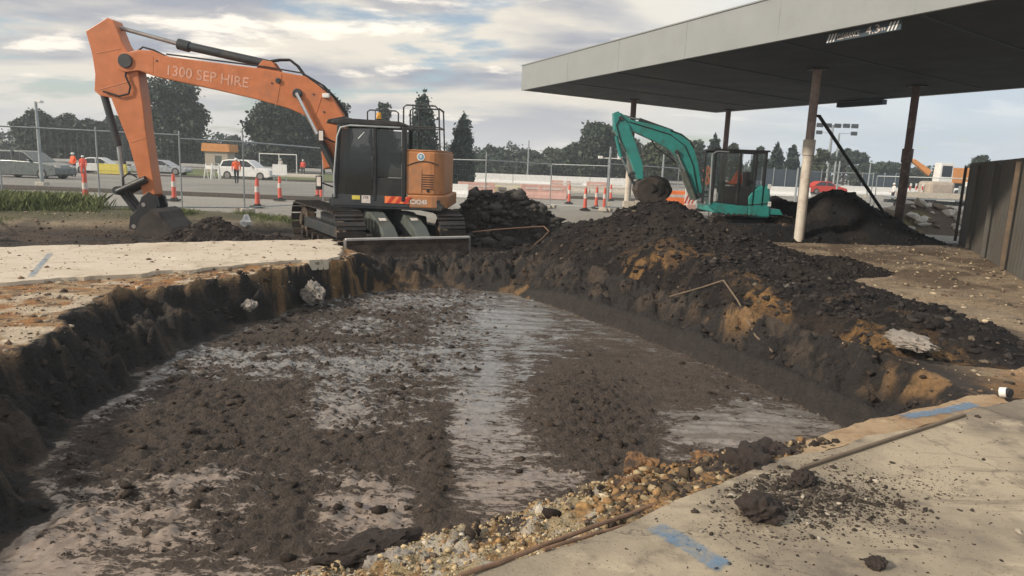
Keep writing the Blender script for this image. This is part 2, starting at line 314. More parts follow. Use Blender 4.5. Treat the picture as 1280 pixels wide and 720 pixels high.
def colour(x, y, z):
    s, df, dr, clod, tr, near = (GLO[k] for k in ('s', 'df', 'dr', 'clod', 'tr', 'near'))
    n = fbm(x, y, 1.3, 5, 101); n2 = fbm(x, y, 5, 5, 111); n3 = fbm(x, y, 14, 3, 121)
    c = np.zeros(x.shape+(3,))+np.array((.33, .255, .175)); c = c*(.55+.9*n2)[..., None]
    c = mixc(c, (.40, .30, .19), ss(.52, .68, n)*.7); c = mixc(c, (.085, .065, .05), ss(.56, .66, fbm(x, y, .9, 5, 131))*.8)
    c = mixc(c, (.11, .075, .05), ss(8, 9, x+.15*y)*ss(.45, .62, n)*.8)
    # hardstand and roads beyond the fences
    far = ss(19, 23, y+.15*np.abs(x)); c = mixc(c, (.34, .32, .285), far); c = c*(1+far[..., None]*(.3*(fbm(x*.25, y, .5, 4, 133)[..., None]-.5)))
    # soil of the trench behind the left slab and of the machine pad
    c = mixc(c, (.042, .033, .027), tr*ss(.30, .42, n+.15)); 
    c = mixc(c, (.095, .062, .04), tr*ss(.5, .62, n2)*.7)
    # grass verge soil
    vz = ss(.5, -.5, sdp(x, y, [(-40, 14.6), (-10, 16.4), (-7.4, 17.9), (-5, 19.4), (-5.5, 20.6), (-9, 21.5), (-40, 21.5)])); c = mixc(c, (.085, .082, .04), vz*.9)
    # left shoulder: tan and orange crumbled sub base
    ls = (x < -1.5)*(y < 14)*(dr < .5); w = ss(.9, -.05, -sdp(x, y, SLABL)*0+np.abs(dr)*.6)
    c = mixc(c, (.40, .27, .15), ls*(1-tr)); c = mixc(c, (.36, .17, .055), ls*(1-tr)*ss(.48, .6, n2)); c = mixc(c, (.16, .10, .06), ls*(1-tr)*ss(.56, .63, n3)); c = mixc(c, (.58, .47, .34), ls*(1-tr)*ss(.55, .66, fbm(x, y, 2.5, 4, 141)))
    # orange soil by the right slab edge
    oe = ss(1.1, .1, np.abs(sdp(x, y, SLABR)))*(x > 2.6)*(y > 4); c = mixc(c, (.44, .24, .10), oe*ss(.35, .6, n2+.15))
    rr_ = ss(.9, .1, -dr)*(dr <= 0)*(x > .2)*(y > 5.2)*(y < 14); c = mixc(c, (.05, .038, .031), rr_*ss(.3, .45, n2+.1)); c = mixc(c, (.26, .15, .065), rr_*ss(.52, .62, fbm(x, y, 1.1, 5, 155)+.12*ss(6.6, 5.8, y)))
    # near bank
    # ---- walls by layer: wet clay at the foot, black topsoil, orange sub base on top
    inside = (dr > 0)*(df > -.02); zz = z+.07*(n2-.5)
    wall = np.zeros(x.shape+(3,))+np.array((.024, .020, .018)); wall = mixc(wall, (.065, .048, .036), ss(.52, .64, n2))
    rw = (x > .3)*1.
    wall = mixc(wall, (.036, .030, .027), rw*ss(-.33, -.37, z)*ss(.35, .15, s)); wall = mixc(wall, (.012, .010, .009), rw*ss(.26, .2, s)*ss(.12, .17, s)*.8)  # shaded gap above the clay foot is painted in as a thin dark line
    wall = mixc(wall, (.26, .155, .07), rw*ss(12.3, 11.3, y)*ss(-.34, -.16, zz)*ss(.565, .61, fbm(x, y, 1.6, 7, 151, .66)+.07*ss(6.8, 6, y)-.03*ss(7.2, 7.6, y)*ss(9.5,8.8,y)+.08*np.exp(-((y-8.6)/.8)**2))*ss(.42, .54, n2+.02)*.9*np.clip(ss(6.7, 6.1, y)+np.exp(-((y-8.7)/.55)**2), 0, 1))
    wall = mixc(wall, (.22, .14, .075), (1-rw)*ss(-.14, -.04, zz)*ss(.44, .58, n2+.04)*ss(13.4, 12.6, y))
    wall = mixc(wall, (.38, .21, .07), (1-rw)*ss(9.8, 10.5, y)*ss(13.2, 12.2, y)*ss(.46, .56, n2)*.4)
    
    c = np.where(inside[..., None], wall, c)
    # near bank: gravel and orange rubble
    nb = ss(2.6, 2.0, x)*ss(.2, 0, df*0+np.abs(np.clip(dr, -1, 0)))*(dr > -.05)*(df > -.02)*ss(.3, -.15, (y-(2.75+.72*x+1.95)))
    g = np.zeros(x.shape+(3,))+np.array((.46, .36, .21)); g = mixc(g, (.55, .50, .42), ss(.45, .6, n3)); g = mixc(g, (.38, .23, .10), ss(.54, .62, n2)); 
    dk = ss(.9, 1.6, x+.4*(n-.5)); g = mixc(g, (.06, .045, .036), dk*ss(.38, .5, n2+.08)); g = mixc(g, (.09, .07, .06), ss(.62, .68, fbm(x, y, 2.2, 4, 171)))
    c = c*(1-nb[..., None])+g*nb[..., None]
    # ---- pit floor
    f = np.zeros(x.shape+(3,))+np.array((.082, .061, .047)); f = f*(.6+.8*n2)[..., None]
    P = 0*x
    for e in [(520, 378, 110, 14, 1.), (620, 400, 60, 22, 1.), (450, 410, 45, 14, 1.), (440, 458, 190, 16, 1.05), (300, 445, 120, 16, .75), (110, 508, 85, 26, 1.5), (60, 560, 30, 15, .9), (425, 505, 55, 36, .95), (590, 510, 55, 60, .85), (660, 560, 90, 50, .5), (100, 660, 190, 60, .95), (230, 610, 200, 22, .8), (455, 640, 75, 60, 1.15), (690, 595, 60, 24, .95), (900, 540, 120, 26, .85), (960, 520, 70, 16, .8), (745, 495, 20, 14, .8), (610, 470, 22, 90, .7), (655, 455, 16, 70, .5), (560, 420, 26, 50, .8), (690, 440, 60, 12, .5), (520, 440, 90, 10, .9)]:
        P = np.maximum(P, e[4]*ell(x, y, *e[:4]))
    for e in [(235, 520, 130, 42, 1.15), (368, 610, 30, 78, 1.2), (545, 575, 22, 115, 1.2), (735, 500, 95, 75, 1.1), (160, 565, 60, 18, .6), (480, 562, 62, 24, .9), (380, 425, 90, 9, .7), (830, 460, 160, 45, .7)]:
        P = P-e[4]*ell(x, y, *e[:4])*.85
    warm = ss(8, 3.8, y)
    f = mixc(f, (.055, .041, .032), clod*.75*ss(.35, .6, n2+.2))
    fl = ss(.02, -.05, df); c = c*(1-fl[..., None])+f*fl[..., None]
    wet = fl*np.clip(.60+P*.62-.42*clod, 0, 1.25)*(1-.2*clod)
    GLO['film'] = mixc(np.zeros(x.shape+(3,))+np.array((.215, .212, .205)), (.255, .20, .16), warm)
    return np.concatenate([np.clip(c, .012, .8), wet[..., None]], -1)
def steps(segs):
    o = [segs[0][0]]
    for a, b, st in segs:
        n = max(1, int(round((b-a)/st))); o += list(a+(b-a)*(np.arange(n)+1)/n)
    return np.array(o)
def faces(nx, ny, keep=None):
    i = np.arange(nx-1)[None, :]; j = np.arange(ny-1)[:, None]; a = j*nx+i
    q = np.stack([a, a+1, a+nx+1, a+nx], -1).reshape(-1, 4)
    return q if keep is None else q[keep.reshape(-1)]
XS = steps([(-1500, -300, 300), (-300, -60, 30), (-60, -24, 3), (-24, -9, .3), (-9, -5, .06), (-5, 5, .026), (5, 9, .05), (9, 18, .15), (18, 60, 3), (60, 300, 30), (300, 1500, 300)])
YS = steps([(-60, -6, 9), (-6, 1.2, .6), (1.2, 2.4, .06), (2.4, 8, .024), (8, 14.5, .04), (14.5, 23, .085), (23, 40, .5), (40, 100, 4), (100, 300, 40), (300, 3000, 450)])
X, Y = np.meshgrid(XS, YS); Z = terrain(X, Y); C4 = colour(X, Y, Z)
ground = npmesh('ground', np.stack([X, Y, Z], -1).reshape(-1, 3), faces(len(XS), len(YS)), 'wetsoil', C4.reshape(-1, 4)); tag(ground, kind='structure')
a_ = ground.data.attributes.new('film', 'FLOAT_COLOR', 'POINT'); a_.data.foreach_set('color', np.concatenate([GLO['film'], np.ones(X.shape+(1,))], -1).astype(np.float32).ravel())
def zt(x, y): return float(terrain(np.array([[x]]), np.array([[y]]))[0, 0])
# ---- spoil heaps: each its own mound standing on the ground
def heap(name, label, blobs, box, st, dark, seed, rough=1., orange=0., clip_pit=False, hsteep=1.):
    xs = np.arange(box[0], box[1], st); ys = np.arange(box[2], box[3], st); x, y = np.meshgrid(xs, ys)
    zg = terrain(x, y); dr = GLO['dr'].copy(); tr = GLO['tr']
    h = 0*x; wx = x+.35*(fbm(x, y, 1.4, 4, seed)-.5); wy = y+.35*(fbm(x, y, 1.4, 4, seed+7)-.5)
    for cx, cy, sx, sy, hh, rot in blobs:
        X_ = (wx-cx)*math.cos(rot)+(wy-cy)*math.sin(rot); Y_ = -(wx-cx)*math.sin(rot)+(wy-cy)*math.cos(rot)
        d = np.sqrt((X_/sx)**2+(Y_/sy)**2); h = np.maximum(h, hh*np.clip(1.25-d*.78, 0, 1.1)**hsteep) if hsteep != 1. else h+hh*np.exp(-d*d*1.1)
    if clip_pit: h = h*ss(.25, -.25, dr)
    m = ss(.02, .16, h)
    pt = ss(.4, .62, fbm(x, y, 1.5, 3, seed+17)); cl = pt*lumps(x, y, 4.3, seed+1)*.35+lumps(x, y, 9, seed+2)*(.25+.35*pt)+lumps(x, y, 19, seed+3)*.6+.09*fbm(x, y, 12, 4, seed+6, .6)
    h2 = h+m*rough*(cl*.5-.03+.30*(fbm(x, y, 2.3, 6, seed+4, .58)-.5)+.06*(fbm(x, y, 9, 3, seed+5)-.5))
    z = zg*(1-m)+m*(zbase(x, y)+0)+h2-.05*(1-ss(.02, .10, h))
    n = fbm(x, y, 4, 5, seed+8); n2 = fbm(x, y, 1.2, 4, seed+9)
    c = np.zeros(x.shape+(3,))+np.array(dark); c = c*(.6+.8*n)[..., None]; c = mixc(c, (.052, .041, .034), ss(.55, .66, n2)*.6)
    if orange:
        w = ss(1.25, .1, -dr)*ss(.545, .60, fbm(x, y, 1.3, 7, seed+11, .66)+.03*ss(9.5, 8.5, y))*ss(12, 11, y)*orange*ss(.42, .54, n+.04); c = mixc(c, (.27, .155, .065), w)
        c = mixc(c, (.055, .041, .033), ss(1.3, .3, -dr)*ss(.5, .6, n)*.7)
        pass
    c4 = np.concatenate([c, np.zeros(x.shape+(1,))+.06], -1)
    k = (h > .015); keep = k[:-1, :-1] | k[1:, :-1] | k[:-1, 1:] | k[1:, 1:]
    V = np.stack([x, y, z], -1).reshape(-1, 3); Fq = faces(len(xs), len(ys), keep)
    u, inv = np.unique(Fq, return_inverse=True); o = npmesh(name, V[u], inv.reshape(Fq.shape), 'soil', c4.reshape(-1, 4)[u])
    tag(o, label, 'soil heap'); return o, (xs, ys, z, h)
DK = (.023, .020, .0195)
main_heap, HM = heap('spoil_heap', 'long black topsoil heap along the right edge of the pit before the teal excavator', HEAPS, (-.8, 7.6, 5.6, 15.8), .035, DK, 200, 1., 1., True)
back_heap, HB = heap('spoil_heap', 'tall smooth black soil heap behind the near white canopy column', [(6.9, 18.95, 1.0, .5, .40, 0), (5.5, 18.8, .9, .5, .34, 0), (8.2, 19.2, .8, .6, .3, 0), (9.3, 21.0, 1.1, 1.2, 1.12, 0), (10.5, 20.6, 1.2, 1.0, .6, 0), (8.0, 22.0, .8, .9, 1.0, 0), (9.1, 19.9, 1.5, .8, .35, 0), (11.6, 20.6, .9, .8, .2, 0)], (4.2, 13.5, 17.6, 24), .07, (.02, .019, .021), 300, .6)
mid_heap, HC = heap('spoil_heap', 'lumpy dark heap of broken soil just right of the orange excavator', [(-.35, 18.1, .85, .9, 1.0, 0), (.55, 18.0, .7, .8, .75, 0), (-1.1, 18.2, .6, .8, .8, 0), (1.3, 17.2, .8, .7, .3, 0), (2.4, 17.0, 1.2, .8, .2, 0)], (-3, 4.6, 15.2, 20.2), .045, (.04, .035, .032), 400, 1.5)
dug_heap, HD = heap('spoil_heap', 'small dark soil heap beside the digging bucket of the orange excavator', [(-6.9, 15.6, .5, .5, .52, 0), (-7.6, 15.8, .35, .4, .25, 0), (-6.2, 15.5, .5, .45, .35, 0), (-5.4, 15.6, .6, .4, .15, 0)], (-9, -4, 14.2, 17), .04, (.034, .027, .024), 500, 1.2)
# ---- scattered clods and stones (uncountable)
def scatter(name, label, pts, cols, sizes, mtn='crumb', flat=.75):
    bm = bmesh.new(); bmesh.ops.create_icosphere(bm, subdivisions=2 if len(pts) < 200 else 1, radius=1)
    tv = np.array([v.co[:] for v in bm.verts]); tf = np.array([[v.index for v in f.verts] for f in bm.faces]); bm.free()
    n = len(pts); k = len(tv); V = tv[None]*(1+1.1*(rng.random((n, k, 1))-.5)); V = V*np.stack([.7+.7*rng.random(n), .7+.7*rng.random(n), flat*(.6+.6*rng.random(n))], -1)[:, None, :]
    a = rng.random(n)*6.28; ca, sa = np.cos(a)[:, None], np.sin(a)[:, None]
    V = np.stack([V[..., 0]*ca-V[..., 1]*sa, V[..., 0]*sa+V[..., 1]*ca, V[..., 2]], -1)*np.array(sizes)[:, None, None]+np.array(pts)[:, None, :]
    Fc = (tf[None]+(np.arange(n)*k)[:, None, None]).reshape(-1, 3)
    c = np.repeat(np.array(cols), k, axis=0); c = np.concatenate([c, np.full((len(c), 1), .1)], -1)
    o = npmesh(name, V.reshape(-1, 3), Fc, mtn, c, smooth=False); tag(o, label, 'rubble', kind='stuff'); return o
def rs(n, lo, hi): return lo*(hi/lo)**(rng.random(n)**3.2)
def on_ground(x, y): return terrain(x[None], y[None])[0]
# clods on the pit floor
xs = rng.uniform(-4.9, 3.9, 46000); ys = rng.uniform(3.0, 14, 46000); zs = on_ground(xs, ys)
w = np.maximum(GLO['clod'][0]**1.5, 1.*np.sin(np.clip(GLO['s'][0], 0, 1)*math.pi)*(1-(xs > .5)*(GLO['s'][0] < .22)))*(GLO['dr'][0] > 0)+.02*(GLO['dr'][0] > 0)
k = rng.random(46000) < w*.32; cc = colour(xs[None], ys[None], zs[None])[0, :, :3]
cols = cc[k]*.0+np.array((.045, .034, .027))*(.6+.9*rng.random((k.sum(), 1))); cols = np.where(rng.random((k.sum(), 1)) < .35, cc[k], cols)
scatter('soil_clods', 'crumbled clods lying over the pit floor and walls', np.stack([xs[k], ys[k], zs[k]+.003], -1), cols, rs(k.sum(), .007, .045))
# clods on the heaps
def heap_clods(Hm, n, lo, hi, label, dark):
    xs_, ys_, z, h = Hm; i = rng.integers(0, len(xs_), n*6); j = rng.integers(0, len(ys_), n*6); ok = h[j, i] > .05; i = i[ok][:n]; j = j[ok][:n]
    p = np.stack([xs_[i], ys_[j], z[j, i]], -1); c = np.array(dark)*(.6+.9*rng.random((len(p), 1))); c = np.where(rng.random((len(p), 1)) < .02, np.array((.15, .12, .09)), c)
    scatter('soil_clods', label, p, c, rs(len(p), lo, hi))
heap_clods(HM, 18000, .006, .055, 'clods strewn over the long black heap', (.032, .027, .025))
heap_clods(HB, 1800, .01, .08, 'clods on the heap behind the column', (.024, .022, .022))
heap_clods(HC, 1500, .03, .20, 'chunks on the heap right of the orange excavator', (.06, .055, .05))
heap_clods(HD, 500, .02, .10, 'clods on the heap beside the bucket', (.045, .036, .032))
# gravel on the near bank
xs = rng.uniform(-2.2, 2.6, 60000); ys = rng.uniform(2.2, 5.6, 60000); zs = on_ground(xs, ys)
k = (GLO['dr'][0] > -.12) & (GLO['df'][0] > -.08) & (ys < 2.9+.72*xs+1.9) & (sdp(xs, ys, SLABR) > .02) & (rng.random(60000) < np.where(xs > 1.0, .4, .95)*ss(.25, .5, fbm(xs, ys, 2.5, 3, 71)))
t = rng.random((k.sum(), 1)); xx = xs[k][:, None]
cols = np.where(t < .45, np.array((.48, .38, .23)), np.where(t < .58, np.array((.52, .46, .36)), np.where(t < .85, np.array((.36, .23, .12)), np.array((.12, .09, .07)))))
cols = np.where((xx > 1.0) & (t < .8), np.array((.075, .055, .043)), cols)*(.7+.6*rng.random((k.sum(), 1)))
scatter('gravel', 'pale crushed gravel and crumbled soil on the near bank of the pit', np.stack([xs[k], ys[k], zs[k]+.002], -1), cols, rs(k.sum(), .003, .015))
n = 15000; xs = rng.uniform(.5, 2.15, n); ys = 2.66+.72*xs+rng.uniform(.02, 1.25, n)*rng.random(n)**.6; zs = on_ground(xs, ys)
k = (sdp(xs, ys, SLABR) > .01) & (rng.random(n) < ss(.36, .55, fbm(xs, ys, 2.2, 3, 73))+.15); t = rng.random((k.sum(), 1)); og = ss(.5, .56, fbm(xs[k], ys[k], 2.1, 3, 75)+.14*ss(1.9, 1.1, xs[k]))[:, None]
cols = np.where(t < .42*og+.04, np.array((.27, .165, .08)), np.where(t < .62, np.array((.048, .037, .031)), np.where(t < .9, np.array((.12, .09, .06)), np.array((.36, .28, .17)))))*(.65+.7*rng.random((k.sum(), 1)))
scatter('bank_rubble', 'mixed orange and brown lumps heaped against the near slab edge', np.stack([xs[k], ys[k], zs[k]+.01], -1), cols, rs(k.sum(), .005, .038), flat=.9)
# small stones and dirt on the right ground, the trench and the left shoulder
xs = np.concatenate([rng.uniform(3.5, 14, 7000), rng.uniform(-9, -2.5, 5000), rng.uniform(-12, 2, 4500)]); ys = np.concatenate([rng.uniform(5, 20, 7000), rng.uniform(5, 13, 5000), rng.uniform(12, 17.5, 4500)]); zs = on_ground(xs, ys)
k = (GLO['dr'][0] < 0.1) & (sdp(xs, ys, SLABR) > .05) & (sdp(xs, ys, SLABL) > -.35) & (np.abs(xs)*0+rng.random(len(xs)) < .75)
trk = GLO['tr'][0][k][:, None]; t = rng.random((k.sum(), 1)); cols = np.where(t < .4, np.array((.42, .34, .24)), np.where(t < .8, np.array((.16, .11, .075)), np.array((.07, .055, .045))))
cols = np.where((trk > .5) & (t < .93), np.array((.05, .04, .033)), cols)*(.7+.6*rng.random((k.sum(), 1)))
scatter('gravel', 'loose stones and crumbs over the bare ground round the pit', np.stack([xs[k], ys[k], zs[k]+.003], -1), cols, rs(k.sum(), .009, .045))
# ------------------------------------------------------------------ concrete slabs
def slab(name, poly, ztop, th, jit, smat, seed):
    P = np.array(poly, float); pts = []
    for i in range(len(P)):
        a = P[i]; b = P[(i+1) % len(P)]; L = np.linalg.norm(b-a); n = max(1, int(L/.09)) if L < 14 else 10
        for q in range(n):
            p = a+(b-a)*q/n; nn = np.array([b[1]-a[1], a[0]-b[0]])/L
            w = float(vn(np.array([p[0]*3.]), np.array([p[1]*3.]), seed)[0]-.5)*jit+float(vn(np.array([p[0]*13.]), np.array([p[1]*13.]), seed)[0]-.5)*jit*.5
            pts.append(tuple(p+nn*w))
    m = MB(); m.prism(pts, ztop-th, ztop, 'z'); o = m.build(name, smat); tag(o, kind='structure'); return o
def concmat(name, base, dirt, sc, lo, hi, dk):
    m, nt, b = newmat(name); N = nt.nodes.new; Lk = nt.links.new; tc = N('ShaderNodeTexCoord')
    def noise(s, d=8, r=.65):
        n = N('ShaderNodeTexNoise'); n.inputs['Scale'].default_value = s; n.inputs['Detail'].default_value = d; n.inputs['Roughness'].default_value = r; Lk(tc.outputs['Object'], n.inputs['Vector']); return n
    def mr(src, a, b_, c, d):
        r = N('ShaderNodeMapRange'); r.inputs['From Min'].default_value = a; r.inputs['From Max'].default_value = b_; r.inputs['To Min'].default_value = c; r.inputs['To Max'].default_value = d; Lk(src, r.inputs['Value']); return r.outputs[0]
    def mix(f, a, c):
        x = N('ShaderNodeMix'); x.data_type = 'RGBA'; Lk(f, x.inputs[0])
        if isinstance(a, tuple): x.inputs[6].default_value = (*a, 1)
        else: Lk(a, x.inputs[6])
        x.inputs[7].default_value = (*c, 1); return x.outputs[2]
    a = mix(mr(noise(sc).outputs['Fac'], lo, hi, 0, 1), base, dirt)
    a = mix(mr(noise(sc*5, 6).outputs['Fac'], .56, .7, 0, .7), a, dk)
    a = mix(mr(noise(sc*2.3, 6).outputs['Fac'], .60, .68, 0, .6), a, tuple(min(.8, q*1.35) for q in base))
    mp = N('ShaderNodeMapping'); mp.inputs['Rotation'].default_value = (0, 0, -.55); mp.inputs['Scale'].default_value = (.35, 2.6, 1); Lk(tc.outputs['Object'], mp.inputs[0])
    st = N('ShaderNodeTexNoise'); st.inputs['Scale'].default_value = sc*3; st.inputs['Detail'].default_value = 9; st.inputs['Roughness'].default_value = .72; Lk(mp.outputs[0], st.inputs['Vector'])
    a = mix(mr(st.outputs['Fac'], .56, .68, 0, .75), a, tuple(q*1.1 for q in dk)); a = mix(mr(st.outputs['Fac'], .40, .30, 0, .55), a, tuple(min(.85, q*1.5) for q in base))
    w1 = N('ShaderNodeTexVoronoi'); w1.feature = 'DISTANCE_TO_EDGE'; w1.inputs['Scale'].default_value = .55; ws = N('ShaderNodeVectorMath'); ws.operation = 'MULTIPLY_ADD'; ws.inputs[1].default_value = (.5, .5, .5); n9 = noise(2.2, 8); Lk(n9.outputs['Color'], ws.inputs[0]); Lk(tc.outputs['Object'], ws.inputs[2]); Lk(ws.outputs[0], w1.inputs['Vector'])
    a = mix(mr(w1.outputs['Distance'], .005, .0015, 0, .5), a, tuple(q*.5 for q in dk))
    sp = N('ShaderNodeTexVoronoi'); sp.inputs['Scale'].default_value = 38; Lk(tc.outputs['Object'], sp.inputs['Vector'])
    a = mix(mr(sp.outputs['Distance'], .10, .18, .8, 0), a, dk)
    Lk(a, b.inputs['Base Color']); b.inputs['Roughness'].default_value = .85
    h = noise(45, 9, .75); bp = N('ShaderNodeBump'); bp.inputs['Distance'].default_value = .008; bp.inputs['Strength'].default_value = .8; Lk(h.outputs['Fac'], bp.inputs['Height']); Lk(bp.outputs[0], b.inputs['Normal'])
    return m
M['slabr'] = concmat('dirty_concrete', (.44, .365, .26), (.20, .165, .125), .9, .40, .62, (.12, .095, .075))
M['slabl'] = concmat('bright_concrete', (.60, .52, .41), (.46, .37, .26), .7, .5, .75, (.30, .22, .14))
slab('concrete_slab', SLE+[(16, 10), (16, -6), (-8, -6), (-8, -2.2)], .022, .16, .09, M['slabr'], 5)
slab('concrete_slab', SLABL, .03, .17, .22, M['slabl'], 6)
# broken sandy kerb edge beside the pit corner
m = MB(); e = [(1.95, 4.28), (2.6, 4.72), (3.3, 5.1), (3.75, 5.38), (3.95, 5.42), (3.95, 5.24), (3.3, 4.86), (2.4, 4.34), (1.85, 4.03)]
pp = []
for i in range(len(e)):
    a = np.array(e[i]); b = np.array(e[(i+1) % len(e)])
    for q in range(8): p = a+(b-a)*q/8; pp.append((p[0]+random.uniform(-.012, .012), p[1]+random.uniform(-.018, .018)))
m.prism(pp, -.16, .004, 'z'); M['sandy'] = concmat('sandy_concrete', (.42, .30, .18), (.30, .19, .10), 2, .45, .6, (.15, .10, .07))
tag(m.build('broken_slab_edge', M['sandy']), kind='structure')
# ------------------------------------------------------------------ blue spray marks, on the slabs
def spray(name, label, path, w, z, lo=.50):
    m, nt, b = newmat('spray_paint'); N = nt.nodes.new; Lk = nt.links.new; tc = N('ShaderNodeTexCoord'); at_ = N('ShaderNodeAttribute'); at_.attribute_name = 'edge'
    n = N('ShaderNodeTexNoise'); n.inputs['Scale'].default_value = 9; n.inputs['Detail'].default_value = 14; n.inputs['Roughness'].default_value = .9; Lk(tc.outputs['Object'], n.inputs['Vector'])
    a = N('ShaderNodeMath'); a.operation = 'MULTIPLY_ADD'; a.inputs[1].default_value = .38; Lk(at_.outputs['Fac'], a.inputs[0]); Lk(n.outputs['Fac'], a.inputs[2])
    r = N('ShaderNodeMapRange'); r.inputs['From Min'].default_value = lo+.20; r.inputs['From Max'].default_value = lo+.42; r.inputs['To Max'].default_value = .85; Lk(a.outputs[0], r.inputs['Value']); Lk(r.outputs[0], b.inputs['Alpha'])
    b.inputs['Base Color'].default_value = (.16, .28, .42, 1); b.inputs['Roughness'].default_value = .9; M['spray'] = m
    V = []; T = []; k = 0
    for i in range(len(path)-1):
        p = np.array(path[i]); q = np.array(path[i+1]); d = (q-p)/np.linalg.norm(q-p); nn = np.array([-d[1], d[0]])
        for t in np.linspace(0, 1, 9)[(1 if i else 0):]:
            c = p+(q-p)*t; fe = min(1., 6*t if i == 0 else 1., 6*(1-t) if i == len(path)-2 else 1.)
            for s_, e in ((-1, 0), (-.4, 1), (.4, 1), (1, 0)): V.append((*(c+nn*s_*w), z)); T.append(e*fe)
            k += 1
    Fq = np.array([(4*i+j, 4*i+j+1, 4*i+5+j, 4*i+4+j) for i in range(k-1) for j in range(3)])
    o = npmesh(name, np.array(V), Fq, 'spray', smooth=False); a = o.data.attributes.new('edge', 'FLOAT', 'POINT'); a.data.foreach_set('value', np.array(T, np.float32)); tag(o, label, 'paint mark'); return o
spray('paint_mark', 'blue spray paint line across the near slab at the bottom of the photo', [G(812, 661)[:2], G(850, 682)[:2], G(915, 722)[:2]], .115, .0265, .57)
spray('paint_mark', 'blue spray paint mark on the broken slab edge at the pit corner', [G(1120, 524)[:2], G(1190, 513)[:2], G(1222, 505)[:2]], .09, .0085, .53)
spray('paint_mark', 'faint blue paint line on the pale slab to the left', [G(66, 316)[:2], G(50, 335)[:2], G(36, 352)[:2]], .08, .0345, .58)
# ------------------------------------------------------------------ rods, pipe, single clods
def wob(a, b, n, j, z0=0, sag=0):
    a = Vector(a); b = Vector(b); return [a.lerp(b, i/n)+Vector((random.uniform(-j, j), random.uniform(-j, j), random.uniform(-j, j)*.5+z0-sag*math.sin(i/n*math.pi))) for i in range(n+1)]
tag(MB().tube(wob(G(575, 725, .02), G(832, 630, -.02), 14, .006, .02), .011, 8).build('reinforcing_bar', 'rust', smooth=True), 'rusty bar lying along the gravel at the near slab edge', 'steel bar')
tag(MB().tube(wob(G(680, 690, .02), G(800, 655, -.02), 8, .006, .016), .009, 8).build('reinforcing_bar', 'rust', smooth=True), 'short rusty bar beside the long one on the near gravel', 'steel bar')
a, b = G(1002, 586, .03), G(1206, 519, .03); d = Vector(b-a); mm = MB(); mm.box(Vector((a+b)/2)+Vector((0, 0, .004)), (d.length, .022, .02), (0, 0, math.atan2(d.y, d.x)))
tag(mm.build('timber_strip', 'wood', bevel=.004), 'long thin brown timber strip lying on the slab beside the pit corner', 'timber')
p = G(1258, 495, .03); t = empty('pipe_end', (p[0], p[1], 0), 0, 'short white pipe end with a dark cap sticking out at the slab edge', 'pipe')
MB().tube([(-.03, .035, .05), (0, 0, .06)], .040, 20).build('pipe', 'white', t, smooth=True); MB().tube([(0, -.001, .06), (.010, -.03, .062)], .036, 20).build('cap', 'plastic', t, .004, smooth=True)
def clod(u, v, r, z, label, cm='darkclod', name='soil_clod', sq=(1.2, 1, .8)):
    q = G(u, v, z); m = MB(); m.ico((0, 0, 0), r, 4, .05, sq=sq)
    A = np.array(m.v); s_ = random.random()*50; n_ = fbm((A[:, 0]+A[:, 2])/r*1.3+s_, (A[:, 1]-A[:, 2]*.6)/r*1.3, 1., 5, 3, .62); rg = np.abs(fbm((A[:, 0]-A[:, 2]*.7)/r*2.1+s_, (A[:, 1]+A[:, 2])/r*2.1, 1., 4, 9, .6)-.5)*2; A = A*(.42+.95*n_+.75*rg)[:, None]; m.v = [tuple(k) for k in A]
    o = m.build(name, cm, smooth=True); o.location = (q[0], q[1], z+r*sq[2]*.55); o.rotation_euler = (0, 0, random.random()*6); return tag(o, label, 'soil clod' if name == 'soil_clod' else 'rock')
M['darkclod'] = mat('dark_clod', (.05, .038, .033), .9, var=.4, scale=20, bump=.02, bscale=50)
M['orangeclod'] = mat('orange_clod', (.30, .165, .075), .9, var=.4, scale=14, bump=.02, dirt=(.08, .055, .042), dscale=9, dlo=.44, dhi=.56)
M['palerock'] = mat('pale_rock', (.27, .24, .21), .85, var=.2, scale=10, bump=.006)
clod(950, 645, .085, .022, 'fist sized dark clod alone on the near slab beside the dirt trail')
clod(1002, 604, .06, .022, 'dark clod at the end of the timber strip on the slab')
clod(1095, 708, .035, .022, 'small dark clod at the bottom of the near slab')
clod(935, 600, .14, -.12, 'largest brown clod on the near slab lip, beside the dirt spill')
clod(905, 612, .10, -.12, 'brown clod left of the largest one on the near slab lip'); clod(965, 578, .10, -.1, 'rounded brown clod behind the largest one on the slab lip')
clod(800, 592, .11, -.45, 'orange clay lump at the pit foot, the highest of the orange lumps', 'orangeclod'); clod(790, 622, .09, -.3, 'orange clay lump just below the highest one by the rusty bar', 'orangeclod')
clod(862, 628, .08, -.15, 'small orange clay lump close to the near slab edge', 'orangeclod'); clod(885, 588, .10, -.3, 'reddish clay lump between the orange lumps and the brown clods', 'orangeclod')
clod(455, 694, .13, -.42, 'flat dark slab of soil lying at the bottom edge of the pit', sq=(1.9, 1, .45)); clod(520, 698, .05, -.35, 'grey stone beside the flat dark soil slab in the gravel', 'palerock', 'rock'); clod(495, 712, .07, -.3, 'pale stone at the bottom of the photo in the gravel', 'palerock', 'rock'); clod(470, 715, .06, -.32, 'second pale stone left of the other one at the bottom', 'palerock', 'rock')
clod(392, 373, .17, -.5, 'pale grey boulder sticking out at the foot of the left pit wall', 'palerock', 'rock', (.8, 1, 1)); clod(312, 385, .08, -.4, 'small white stone low in the left pit wall', 'palerock', 'rock')
clod(1140, 432, .16, .12, 'pale sandy lump in the dark soil near the pit corner', 'palerock', 'rock', (1.8, .8, .4)); clod(985, 360, .1, .15, 'white stone at the foot of the black heap', 'palerock', 'rock', (2, .8, .4))
